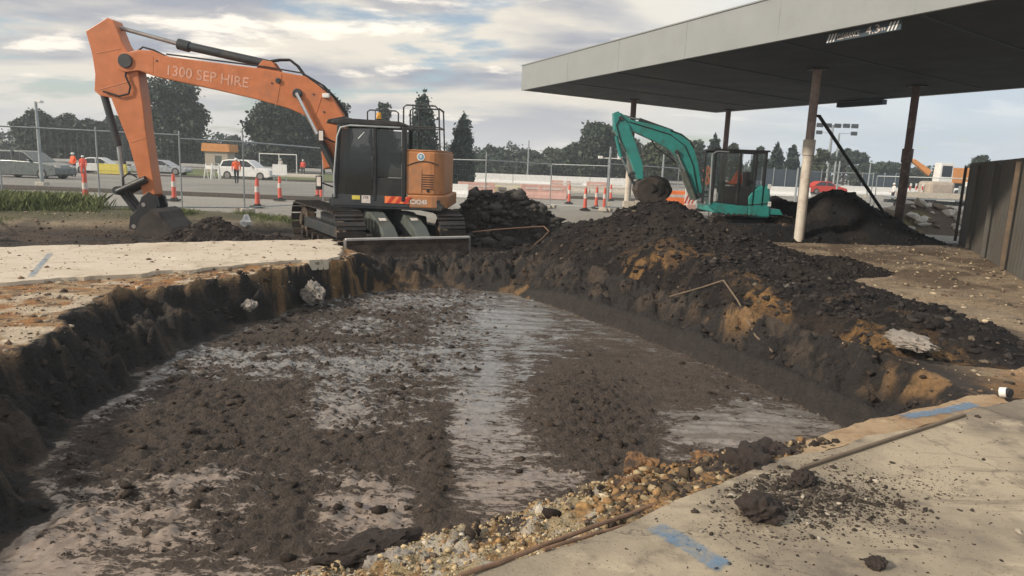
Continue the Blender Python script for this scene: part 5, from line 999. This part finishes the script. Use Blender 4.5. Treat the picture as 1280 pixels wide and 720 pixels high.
# rows of water filled barriers beyond the lot
def barrier_row(us, y, mts, lbs, grp, w=1.75, h=.85):
    b_ = None
    for i, u in enumerate(us):
        t = empty('road_barrier', at(u, y), R_(random.uniform(-6, 6)), lbs.format(i=ORD[i]), 'barrier', grp); mt_ = mts[i % len(mts)]
        m = MB(); m.prism([(-.25, 0), (.25, 0), (.2, .22), (.09, .4), (.08, h), (-.08, h), (-.09, .4), (-.2, .22)], -w/2, w/2, 'x'); m.build('shell', mt_, t, .02)
        m = MB(); m.box((0, -.10, h*.72), (w*.7, .02, .1)); m.build('band', 'decal', t)
ORD = ['first', 'second', 'third', 'fourth', 'fifth', 'sixth', 'seventh', 'eighth', 'ninth', 'tenth', 'eleventh', 'twelfth', 'thirteenth', 'fourteenth', 'fifteenth', 'sixteenth']
barrier_row([590, 600.5, 668, 690], 43, ['pinkbar'], '{i} faded orange barrier from the left in the nearer short row', 'faded orange barriers in the nearer row')
barrier_row([700, 716, 745, 768], 62, ['pinkbar', 'white'], '{i} barrier from the left in the middle row by the lamp post', 'barriers in the middle row')
def bigwall(u0, u1, y, h, mt_, label, th=.4):
    a = at(u0, y); b = at(u1, y*1.0); t = empty('barrier_wall', (a+b)/2, 0, label, 'wall'); L = (b-a).length; n = max(1, int(L/4)); w = L/n
    for k in range(n): m = MB(); x = -L/2+w*(k+.5); m.prism([(-th, 0), (th, 0), (th*.9, .2), (th*.4, .4), (th*.3, h), (-th*.3, h), (-th*.4, .4), (-th*.9, .2)], x-w/2+.03, x+w/2-.03, 'x'); m.build('segment', mt_, t, .02)
bigwall(545, 785, 74, 1.05, 'white', 'long pale road barrier below the middle tree line'); bigwall(610, 800, 56, .6, 'stone', 'low pale kerb wall in front of the long white barrier'); bigwall(1050, 1180, 88, 1.0, 'white', 'pale road barrier beyond the rubble pile'); bigwall(935, 1012, 70, .9, 'white', 'pale barrier behind the tall heap')
bigwall(330, 400, 68, .35, 'stone', 'low white kerb in front of the lawn at left'); bigwall(556, 586, 40, .75, 'white', 'white barrier at the foot of the cypress')
# debris strewn along the far lot
for k, (u, y, w, c_, lb) in enumerate(((615, 46, 1.2, 'yellow', 'yellowish pallet stack among the far debris'), (640, 45, 1.0, 'stone', 'pale slab pile left of the middle barriers'), (626, 44, .8, 'palerock', 'pale broken block among the far debris'), (655, 47, 1.1, 'yellow', 'low yellow crate right of the pallet stack'), (572, 42, .9, 'stone', 'pale block beside the white barrier by the cypress'))):
    m = MB(); [m.box((random.uniform(-.2, .2), random.uniform(-.2, .2), .12+.2*i), (w*random.uniform(.6, 1), .8, .16), (0, 0, random.uniform(-.5, .5))) for i in range(3)]; o = m.build('debris_pile', c_, None, .02); o.location = at(u, y); tag(o, lb, 'debris')
p = at(1030, 82); t = empty('parked_car', p, 0); bpy.data.objects.remove(t); car('parked_car', p, R_(4), 'red car partly hidden behind the tall black heap', 'red', 4.6, 1.8, 1.5, 'sedan')
# ------------------------------------------------------------------ truck and orange digger behind it
def truck():
    t = empty('tray_truck', at(1168, 47), R_(-6), 'white tray truck loaded with bags behind the rubble pile', 'truck')
    m = MB(); m.prism([(1.9, .5), (3.55, .5), (3.6, 1.05), (3.35, 1.2), (2.75, 1.28), (2.5, 2.0), (1.9, 2.05)], -.9, .9); m.build('cab', 'white', t, .06)
    m = MB(); m.prism([(2.05, 1.3), (2.62, 1.3), (2.42, 1.9), (2.05, 1.92)], -.93, .93); m.build('side_window', 'carglass', t)
    m = MB(); m.box((-.6, 0, .85), (4.9, 2.0, .12)); tr_ = m.build('tray', 'pole', t, .01); m = MB(); m.box((-.6, -1.0, 1.08), (4.9, .05, .38)); m.build('tray_side', 'stone', tr_, .01); m = MB(); m.box((1.8, 0, 1.3), (.08, 1.9, .9)); m.build('headboard', 'pole', tr_, .01)
    MB().box((-.2, 0, .6), (6.0, .7, .2)).build('chassis', 'dark', t)
    for x in (-1.9, -.8, 2.9):
        for s in (-1, 1): m = MB(); m.cyl((x, s*.62, .42), (x, s*.95, .42), .42, 20); w_ = m.build('wheel', 'rubber', t, .03); m = MB(); m.cyl((x, s*.94, .42), (x, s*.96, .42), .22, 14); m.build('rim', 'steel', w_)
    MB().box((3.58, -.6, .85), (.06, .25, .16)).build('headlight', 'decal', t, .02); MB().box((3.58, .6, .85), (.06, .25, .16)).build('headlight', 'decal', t, .02)
    m = MB(); m.box((.0, 0, 1.5), (1.7, 1.5, 1.0)); o = m.build('load_bag', M['brick'], None, .2); o.location = at(1160, 47)+Vector((.3, 0, 0)); tag(o, 'beige bulk bag standing on the tray of the truck', 'bag')
    for k in range(4):
        q = at(1140, 47)+Vector((-.3+.42*k-.6, -.2, .92)); m = MB(); m.box((0, 0, .45), (.1, .05, .9), (0, random.uniform(-.2, .2), 0)); o = m.build('marker_post', 'white', None); o.location = q; m = MB(); m.box((0, -.03, .6), (.09, .01, .25)); m.build('band', 'red', o); tag(o, '%s red banded marker post from the left on the truck tray' % ORD[k], 'marker post', 'red banded marker posts on the tray')
truck()
p = at(1185, 66); t = empty('excavator', p, R_(180), 'distant orange digger body above the white truck', 'excavator')
MB().prism([(-2.2, 1.9), (.6, 1.9), (.7, 3.3), (-1.6, 3.35), (-2.2, 3.0)], -1.1, 1.1).build('engine_cover', 'roof', t, .06); m = MB(); m.prism([(.6, 1.9), (1.9, 1.9), (1.8, 3.7), (.6, 3.7)], .1, 1.1); cb = m.build('cab', 'white', t, .05); MB().box((1.2, 1.11, 2.95), (.9, .02, 1.0)).build('side_window', 'carglass', cb)
for s in (-1, 1): MB().prism([(-1.8, 0), (1.8, 0), (2.1, .5), (1.8, 1.0), (-1.8, 1.0), (-2.1, .5)], s*1.0-.3, s*1.0+.3).build('track', 'shoe', t, .05)
MB().box((0, 0, 1.4), (2.4, 1.6, 1.1)).build('carbody', 'dark', t, .03); MB().prism([(1.9, 3.0), (3.6, 4.0), (3.9, 3.8), (2.1, 2.5)], -.5, -.1).build('boom', 'roof', t, .03)
car('parked_car', at(1206, 60), R_(5), 'white car nose just right of the truck', 'white', 4.2, 1.75, 1.5)
# ------------------------------------------------------------------ rubble pile
def rubble():
    t = empty('rubble_pile', at(1142, 25.8), 0, 'broad pile of broken pale concrete and soil behind the rusty column', 'rubble'); n = 34
    g = np.linspace(-3.4, 3.4, 70); x, y = np.meshgrid(g, g*.7); h = .95*np.exp(-((x+.1)/1.7)**2-(y/1.3)**2)+.35*np.exp(-((x-1.9)/1.0)**2-(y/1.1)**2)+.3*lumps(x, y, 2.5, 900)*ss(3, 1.5, np.hypot(x, y*1.4))-.05
    c = np.zeros(x.shape+(3,))+np.array((.13, .10, .075)); c = mixc(c, (.2, .17, .08), ss(.5, .6, fbm(x, y, 1, 3, 901))); c4 = np.concatenate([c, np.zeros(x.shape+(1,))], -1)
    k = h > -.04; o = npmesh('soil_core', np.stack([x, y, h], -1).reshape(-1, 3), faces(70, 70, k[:-1, :-1]), 'soil', c4.reshape(-1, 4)); o.parent = t
    for k in range(90):
        a = random.uniform(-2.9, 3.1); b = random.uniform(-1.7, .9); i = int(np.clip((a+3.4)/6.8*69, 0, 69)); j = int(np.clip((b/.7+3.4)/6.8*69, 0, 69)); m = MB(); s = random.uniform(.10, .34)
        if h[j, i] < 0: continue
        m.ico((0, 0, 0), s, 1, .7, sq=(1.2, .9, .5)); q = m.build('concrete_chunk', 'stone' if random.random() < .75 else 'wood', t); q.location = (a, b, h[j, i]+s*.2); q.rotation_euler = (random.uniform(-.6, .6), random.uniform(-.6, .6), random.random()*6)
rubble()
# ------------------------------------------------------------------ trees
def leafcloud(blobs, n, sz, seed, clump=.72):
    r = np.random.default_rng(seed); B = np.array(blobs, float); w = B[:, 3]*B[:, 4]*B[:, 5]; w = w**.75; ix = r.choice(len(B), n, p=w/w.sum())
    d = r.normal(size=(n, 3)); d /= np.linalg.norm(d, axis=1)[:, None]; rad = r.random(n)**.42
    # clumping: pull leaves to cluster centres
    k = max(30, n//55); cc = r.choice(n, k); P = B[ix, :3]+d*rad[:, None]*B[ix, 3:6]
    C = P[cc]; cs = r.uniform(.35, 1.25, k); a = r.integers(0, k, n); mixw = r.random(n) < clump
    csz = np.mean(B[:, 3:6])*.2; P = np.where(mixw[:, None], C[a]+r.normal(size=(n, 3))*csz*np.array([1, 1, .75]), P)
    t = np.where(mixw, .75+.5*r.random(k)[a], .9)*r.uniform(.75, 1.3, n)
    u = r.normal(size=(n, 3)); u /= np.linalg.norm(u, axis=1)[:, None]; v = np.cross(u, r.normal(size=(n, 3))); v /= np.linalg.norm(v, axis=1)[:, None]
    s = sz*r.uniform(.6, 1.5, n)[:, None]; V = np.stack([P-u*s, P+v*s*.6, P+u*s, P-v*s*.6], 1).reshape(-1, 3); V[:, 2] = np.maximum(V[:, 2], .05)
    return V, np.arange(4*n).reshape(-1, 4), np.repeat(t, 4)
def tree(name, u, y, w, h, label, kind='round', mt_='leaf', n=5200, seed=0, base=.08, grp='trees behind the lot', sz=None):
    r = random.Random(seed*7+3); t = empty(name, at(u, y), 0, label, 'tree', grp); B = []
    if kind == 'round':
        for k in range(13): a = r.random()*6.28; q = r.random()**.5; zz = h*(base+.12+(1-base-.2)*r.random()); rr = w/2*math.sqrt(max(.12, 1-((zz/h-.55)/.55)**2)); B.append((rr*.62*q*math.cos(a), rr*.62*q*math.sin(a), zz, w*.19*r.uniform(.8, 1.3), w*.19*r.uniform(.8, 1.3), h*.13*r.uniform(.8, 1.3)))
        B.append((0, 0, h*.5, w*.36, w*.36, h*.36)); B.append((w*.05, 0, h*.72, w*.26, w*.26, h*.24))
    elif kind == 'cone':
        for k in range(9): f = k/8.; rr = w/2*(1.15-.25*f)*math.sqrt(max(.03, 1-f**2.6)); B.append((r.uniform(-.05, .05)*w, r.uniform(-.05, .05)*w, h*(.09+.86*f), rr*.92, rr*.92, h*.13))
    elif kind == 'flat':
        for k in range(11): a = r.random()*6.28; q = r.uniform(.2, 1)*w*.38; B.append((q*math.cos(a), q*math.sin(a), h*(.82-.12*(q/(w*.38))**2+r.uniform(-.06, .05)), w*.15, w*.15, h*.09))
        for k in range(4): a = r.random()*6.28; B.append((w*.3*math.cos(a), w*.3*math.sin(a), h*.45, w*.1, w*.1, h*.06))
    elif kind == 'wide':
        for k in range(16): x = r.uniform(-.42, .42)*w; zz = h*(.22+.58*r.random()*(1-(abs(x)/w*1.5)**2)); B.append((x, r.uniform(-.25, .25)*w*.4, zz, w*.13, w*.12, h*.17))
        B.append((0, 0, h*.42, w*.42, w*.2, h*.32))
    V, Fq, tt = leafcloud(B, n, sz or (w*.028+.06), seed, .35 if kind == 'cone' else (.8 if kind == 'flat' else .62)); o = npmesh('crown', V, Fq, mt_, tint=tt, smooth=False); o.parent = t
    m = MB(); r_ = max(.12, w*.035); m.tube([(0, 0, -.2), (r.uniform(-.1, .1), 0, h*.2), (r.uniform(-.3, .3), 0, h*.5), (0, 0, h*.85)], [r_, r_*.8, r_*.5, r_*.12], 8)
    for k in range(7 if kind != 'cone' else 0):
        a = r.random()*6.28; b = B[k % len(B)]; m.tube([(0, 0, h*(.18+.05*k)), (b[0]*.5, b[1]*.5, (h*(.2+.05*k)+b[2])/2), b[:3]], [r_*.45, r_*.3, r_*.08], 6)
    m.build('trunk', 'bark', t, smooth=True); return t
def px2m(w, y): return w/F_*y
TR_ = [ # name u y width_px top_px label kind mat
 ('broadleaf_tree', 50, 88, 66, 138, 'dark spreading tree behind the grey car, leftmost of the left group', 'round', 'leaf'), ('broadleaf_tree', 103, 92, 92, 141, 'wide dark tree behind the two workers in red', 'wide', 'leaf'), ('broadleaf_tree', 156, 96, 60, 150, 'dark tree filling behind the stick of the orange excavator', 'round', 'leaf'),
 ('broadleaf_tree', 222, 84, 98, 107, 'tallest round dark tree, right of the stick of the orange excavator', 'round', 'leaf'), ('broadleaf_tree', 350, 86, 92, 128, 'large dark tree under the orange boom behind the white car', 'round', 'leaf'), ('broadleaf_tree', 404, 90, 74, 112, 'tall dark tree partly hidden by the black cab', 'round', 'leaf'), ('broadleaf_tree', 293, 120, 24, 172, 'small round tree between the two large ones at left', 'round', 'leaf2'),
 ('broadleaf_tree', 478, 80, 36, 133, 'dark tree top showing above the roof rail of the black cab', 'round', 'leaf'), ('cypress_tree', 528, 62, 40, 119, 'cypress seen through the railing of the orange excavator', 'cone', 'conifer'), ('cypress_tree', 577, 64, 31, 146, 'lone dark cypress right of the orange excavator', 'cone', 'conifer'),
 ('broadleaf_tree', 620, 125, 46, 187, 'low tree just right of the lone cypress', 'round', 'leaf'), ('broadleaf_tree', 662, 130, 54, 190, 'low tree behind the thin grey pole', 'round', 'leaf'), ('broadleaf_tree', 695, 126, 44, 186, 'low tree left of the two headed lamp post', 'round', 'leaf2'), ('broadleaf_tree', 745, 98, 62, 157, 'tall dark tree behind the two headed lamp post', 'round', 'leaf'), ('broadleaf_tree', 716, 110, 42, 182, 'bushy tree left of the tall one by the lamp post', 'round', 'leaf'),
 ('broadleaf_tree', 785, 104, 44, 176, 'dark tree behind the far column', 'round', 'leaf'), ('broadleaf_tree', 824, 88, 52, 172, 'olive tree framed by the arch of the teal boom', 'round', 'leaf2'), ('broadleaf_tree', 866, 96, 30, 172, 'dark tree behind the elbow of the teal boom', 'round', 'leaf'),
 ('cypress_tree', 888, 90, 22, 172, 'narrow tree left of the far brown column', 'cone', 'conifer'), ('broadleaf_tree', 913, 105, 20, 178, 'yellowish small tree above the teal cab roof', 'round', 'leaf2'), ('cypress_tree', 966, 92, 19, 182, 'first narrow conifer right of the teal cab', 'cone', 'conifer'), ('cypress_tree', 987, 95, 19, 184, 'second narrow conifer right of the teal cab', 'cone', 'conifer'), ('broadleaf_tree', 944, 100, 22, 186, 'bushy dark tree just right of the teal cab', 'round', 'leaf'),
 ('broadleaf_tree', 1018, 95, 30, 190, 'tree right behind the near white column', 'round', 'leaf2'), ('flat_topped_tree', 1052, 120, 52, 184, 'flat topped tree behind the floodlight masts', 'flat', 'leaf'), ('broadleaf_tree', 1075, 115, 40, 204, 'bushy tree behind the middle of the black brace', 'round', 'leaf'), ('flat_topped_tree', 1108, 118, 56, 201, 'flat topped tree between the brace and the rusty column', 'flat', 'leaf'), ('broadleaf_tree', 1145, 120, 34, 210, 'low bushy tree right of the rusty column', 'round', 'leaf2'), ('flat_topped_tree', 1177, 124, 32, 209, 'domed tree above the distant orange digger', 'flat', 'leaf'),
 ('broadleaf_tree', 1218, 92, 44, 196, 'dark tree right of the distant orange digger', 'round', 'leaf'), ('broadleaf_tree', 1258, 88, 50, 198, 'dark tree above the hoarding, right', 'wide', 'leaf'), ('broadleaf_tree', 1300, 90, 60, 196, 'dark tree cut by the right edge of the photo', 'round', 'leaf')]
for i, (nm, u, y, wp, vt, lb, kd, mt_) in enumerate(TR_):
    w = px2m(wp, y)*1.0; top = D(u, vt, y)[2]; b = at(u, y).z; big = wp > 60
    tree(nm, u, y, w, (top-b)*(1.02), lb, kd, mt_, n=(20000 if big else (11000 if kd == 'cone' else 8000)), seed=i+1, sz=(.23 if big else .21)*(y/90))
# far wood at the horizon and hedges (one mass)
def hedge(name, label, u0, u1, y, h, n, seed, mt_='leaf', z0=0.):
    r = np.random.default_rng(seed); a = at(u0, y); b = at(u1, y); B = []
    k = int((b-a).length/3.2)
    for i in range(k): t = i/k; B.append((a.x+(b.x-a.x)*t, y+r.uniform(-1.5, 1.5), a.z+h*.45*r.uniform(.8, 1.15), 3.0, 2., h*.5*r.uniform(.7, 1.25)))
    V, Fq, tt = leafcloud(B, n, .30, seed); o = npmesh(name, V, Fq, mt_, tint=tt, smooth=False); tag(o, label, 'trees' if h > 3 else 'hedge', kind='stuff'); return o
hedge('far_wood', 'dark belt of distant trees across the left and middle horizon', -120, 880, 140, 6.0, 36000, 61); hedge('far_wood', 'dark belt of distant trees across the right horizon', 860, 1420, 150, 5.6, 20000, 62)
hedge('far_wood', 'dense dark undergrowth below the trees at left', -60, 440, 98, 3.4, 14000, 63)
hedge('far_wood', 'dense dark undergrowth below the middle trees', 590, 880, 112, 3.6, 12000, 65)
# dark shade cloth fence behind the teal cab
a = at(935, 84); b = at(1024, 84); t = empty('screen_fence', (a+b)/2, 0, 'long dark screened fence behind the heap and the near column', 'fence'); L = (b-a).length; MB().box((0, 0, 1.35), (L, .08, 2.7)).build('screen', 'soffit', t); [MB().cyl((-L/2+L*k/6, -.08, 0), (-L/2+L*k/6, -.08, 2.9), .05, 8).build('post', 'pole', t) for k in range(7)]
a = at(1075, 90); b = at(1130, 90); t = empty('screen_fence', (a+b)/2, 0, 'short dark screened fence beyond the rubble pile', 'fence'); L = (b-a).length; MB().box((0, 0, 1.3), (L, .08, 2.6)).build('screen', 'soffit', t); [MB().cyl((-L/2+L*k/4, -.08, 0), (-L/2+L*k/4, -.08, 2.8), .05, 8).build('post', 'pole', t) for k in range(5)]
# roads, lawn
def strip(name, pts, z, mt_, kind='structure', lb=None): m = MB(); m.add([(x, y, slope(y)+z) for x, y in pts], [tuple(range(len(pts)))]); o = m.build(name, mt_); tag(o, lb, kind=kind); return o
M['asphalt'] = mat('asphalt', (.20, .195, .18), .85, var=.15, scale=.8, dirt=(.29, .27, .235), dscale=.12, dlo=.42, dhi=.62, bump=.004, bscale=20)
M['dkasphalt'] = mat('patched_asphalt', (.10, .09, .08), .85, var=.2, scale=.6)
M['lawn'] = mat('lawn', (.13, .16, .06), .9, var=.3, scale=.5, dirt=(.2, .17, .1), dscale=.3, dlo=.5, dhi=.7)
def sheet(name, u0, u1, y0_, y1_, z, mt_):
    ys_ = np.linspace(y0_, y1_, 12); V = []; 
    for y in ys_:
        a = at(u0, y); b = at(u1, y); V += [(a.x, y, a.z+z), (b.x, y, b.z+z)]
    m = MB(); m.add(V, [(2*i, 2*i+1, 2*i+3, 2*i+2) for i in range(11)]); o = m.build(name, mt_); tag(o, kind='structure'); return o
def groundlift(y0_, y1_): pass
sheet('road', -700, 520, 30.5, 57, .045, 'asphalt'); sheet('road', 520.5, 1500, 46, 66, .045, 'asphalt')
sheet('lawn', -700, 262, 66, 84, .06, 'lawn'); sheet('lawn', 225, 440, 60.5, 82, .07, 'lawn')
def kerb(u0, u1, y, lb):
    a = at(u0, y); b = at(u1, y); m = MB(); m.box(((a.x+b.x)/2, y, a.z+.06), (b.x-a.x, .18, .20)); o = m.build('kerb', 'dkasphalt', None, .02); tag(o, kind='structure')
kerb(-600, 520, 30.4, ''); kerb(-600, 430, 57.2, ''); kerb(521, 1400, 45.8, '')
# ------------------------------------------------------------------ grass and weeds
def blades(n, region, h0, h1, mt_, seed, label, name='grass', wd=.005):
    r = np.random.default_rng(seed); x, y, hs = region(n, r); n = len(x); z = on_ground(x, y)-.01; a = r.random(n)*6.28; h = (h0+(h1-h0)*r.random(n)**1.5)*hs; w = wd*(.7+.8*r.random(n)); bx = np.cos(a)*w; by = np.sin(a)*w; l = r.normal(size=(n, 2))*h[:, None]*.35
    V = np.stack([np.stack([x-bx, y-by, z], -1), np.stack([x+bx, y+by, z], -1), np.stack([x+bx*.6+l[:, 0]*.4, y+by*.6+l[:, 1]*.4, z+h*.6], -1), np.stack([x+l[:, 0], y+l[:, 1], z+h], -1)], 1).reshape(-1, 3)
    t = np.repeat(r.uniform(.55, 1.5, n), 4); o = npmesh(name, V, np.arange(4*n).reshape(-1, 4), mt_, tint=t, smooth=False); tag(o, label, kind='stuff'); return o
VERGE = [(-26, 14.3), (-10, 16.0), (-7.6, 17.2), (-6.2, 18.4), (-6.0, 20.0), (-9, 20.6), (-26, 20.8)]
def rv(n, r):
    x = r.uniform(-24, -5.5, n); y = r.uniform(13.5, 21, n); d = sdp(x, y, VERGE); den = fbm(x, y, .9, 4, 801); k = (d < .15*r.random(n)) & (den > .40+.2*r.random(n)); x = x[k]; y = y[k]; return x, y, .35+1.3*ss(.4, .65, den[k])
blades(170000, rv, .03, .12, 'grassm', 5, 'rough green grass on the verge behind the trench')
def rw(n, r):
    c = r.integers(0, 4, n); cx = np.array([-14.2, -13.2, -12.3, -16.5])[c]; cy = np.array([18.2, 17.7, 18.4, 17.6])[c]; sx = np.array([.7, .5, .5, .8])[c]
    return cx+r.normal(size=n)*sx, cy+r.normal(size=n)*.4, 1+0*cx
blades(14000, rw, .15, .5, 'grassm', 6, 'taller weeds standing in the verge grass near the left bollard', 'weeds', .007)
def rw2(n, r): return r.uniform(1.5, 5, n), 15.6+r.random(n)*2.5, np.ones(n)
blades(2500, rw2, .05, .3, 'leaf2', 7, 'sparse weeds behind the black heap', 'weeds', .01)
# litter
for (u, y, lb) in ((308, 17.6, 'crumpled white plastic bag lying at the verge left of the cab'),):
    m = MB(); m.ico((0, 0, .12), .14, 2, .8, sq=(1, .8, 1.2)); o = m.build('plastic_bag', 'white'); o.location = at(u, y, zt(at(u, y).x, y)); tag(o, lb, 'bag')
# ------------------------------------------------------------------ sky and sun
SUN_AZ, SUN_EL = R_(-118), R_(30)        # azimuth from +Y, clockwise seen from above
W = bpy.data.worlds.new('World'); SC.world = W; W.use_nodes = True; nt = W.node_tree; N = nt.nodes.new; Lk = nt.links.new
bg = nt.nodes['Background']; out = nt.nodes['World Output']
sky = N('ShaderNodeTexSky'); sky.sky_type = 'NISHITA'; sky.sun_disc = False; sky.sun_elevation = SUN_EL; sky.sun_rotation = SUN_AZ
Lk(sky.outputs[0], bg.inputs[0]); bg.inputs[1].default_value = .10
tc = N('ShaderNodeTexCoord'); sep = N('ShaderNodeSeparateXYZ'); Lk(tc.outputs['Generated'], sep.inputs[0])
def math_(op, a, b=None, c=None):
    n = N('ShaderNodeMath'); n.operation = op
    for i, q in enumerate((a, b, c)):
        if q is None: continue
        if isinstance(q, (int, float)): n.inputs[i].default_value = q
        else: Lk(q, n.inputs[i])
    return n.outputs[0]
zc = math_('ADD', math_('MAXIMUM', sep.outputs['Z'], 0.), .16)
cv = N('ShaderNodeCombineXYZ'); Lk(math_('DIVIDE', sep.outputs['X'], zc), cv.inputs[0]); Lk(math_('DIVIDE', sep.outputs['Y'], zc), cv.inputs[1])
def cloudn(s, d, r, off, dist=0.):
    mp = N('ShaderNodeMapping'); mp.inputs['Location'].default_value = off; mp.inputs['Scale'].default_value = (.75, 1., 1.); Lk(cv.outputs[0], mp.inputs[0])
    n = N('ShaderNodeTexNoise'); n.inputs['Scale'].default_value = s; n.inputs['Detail'].default_value = d; n.inputs['Roughness'].default_value = r; n.inputs['Distortion'].default_value = dist; Lk(mp.outputs[0], n.inputs['Vector']); return n.outputs['Fac']
def mr(src, a, b, c=0., d=1.):
    r = N('ShaderNodeMapRange'); r.interpolation_type = 'SMOOTHSTEP'; r.inputs['From Min'].default_value = a; r.inputs['From Max'].default_value = b; r.inputs['To Min'].default_value = c; r.inputs['To Max'].default_value = d; Lk(src, r.inputs['Value']); return r.outputs[0]
def mixc_(f, a, b):
    x = N('ShaderNodeMix'); x.data_type = 'RGBA'; Lk(f, x.inputs[0])
    for i, q in ((6, a), (7, b)):
        if isinstance(q, tuple): x.inputs[i].default_value = (*q, 1)
        else: Lk(q, x.inputs[i])
    return x.outputs[2]
big = cloudn(1.15, 6, .52, (3.1, 1.7, 0), .25); det = cloudn(3.2, 6, .55, (7, 2, 3), .2)
c = mixc_(mr(big, .42, .60), (.74, .68, .58), (.32, .335, .385))
c = mixc_(mr(det, .54, .68, 0., .75), c, (1.15, 1.03, .86))
low = mr(sep.outputs['Z'], -.02, .12)
c = mixc_(low, (.66, .65, .64), c)
right = mr(sep.outputs['X'], .05, .5); c = mixc_(math_('MULTIPLY', right, .75), c, (.58, .67, .74))
bg2 = N('ShaderNodeBackground'); Lk(c, bg2.inputs[0]); bg2.inputs[1].default_value = 1.0
cov = mr(math_('ADD', math_('MULTIPLY', cloudn(1.6, 7, .55, (1.3, 5.2, 8), .3), .75), math_('MULTIPLY', det, .25)), .38, .47, .15, 1.)
ms = N('ShaderNodeMixShader'); Lk(cov, ms.inputs[0]); Lk(bg.outputs[0], ms.inputs[1]); Lk(bg2.outputs[0], ms.inputs[2]); Lk(ms.outputs[0], out.inputs['Surface'])
sl = bpy.data.lights.new('sun', 'SUN'); sl.energy = 3.0; sl.angle = R_(4); sl.color = (1., .88, .72); so = bpy.data.objects.new('sun', sl); COL.objects.link(so)
sd = Vector((math.sin(SUN_AZ)*math.cos(SUN_EL), math.cos(SUN_AZ)*math.cos(SUN_EL), math.sin(SUN_EL))); so.rotation_euler = sd.to_track_quat('Z', 'Y').to_euler()
SC.view_settings.view_transform = 'Standard'; SC.view_settings.look = 'None'; SC.view_settings.gamma = 1; SC.view_settings.exposure = .38; SC.view_settings.use_curve_mapping = False

# pale air that fades the far trees
m = bpy.data.materials.new('air'); m.use_nodes = True; m.node_tree.nodes.clear(); n_ = m.node_tree.nodes
o_ = n_.new('ShaderNodeOutputMaterial'); v_ = n_.new('ShaderNodeVolumePrincipled'); v_.inputs['Color'].default_value = (.86, .93, 1., 1); v_.inputs['Density'].default_value = .0015; v_.inputs['Anisotropy'].default_value = .3
m.node_tree.links.new(v_.outputs[0], o_.inputs['Volume']); M['air'] = m
hzb = MB(); hzb.box((0, 60, 9.5), (700, 500, 23)); tag(hzb.build('haze', 'air'), kind='stuff')
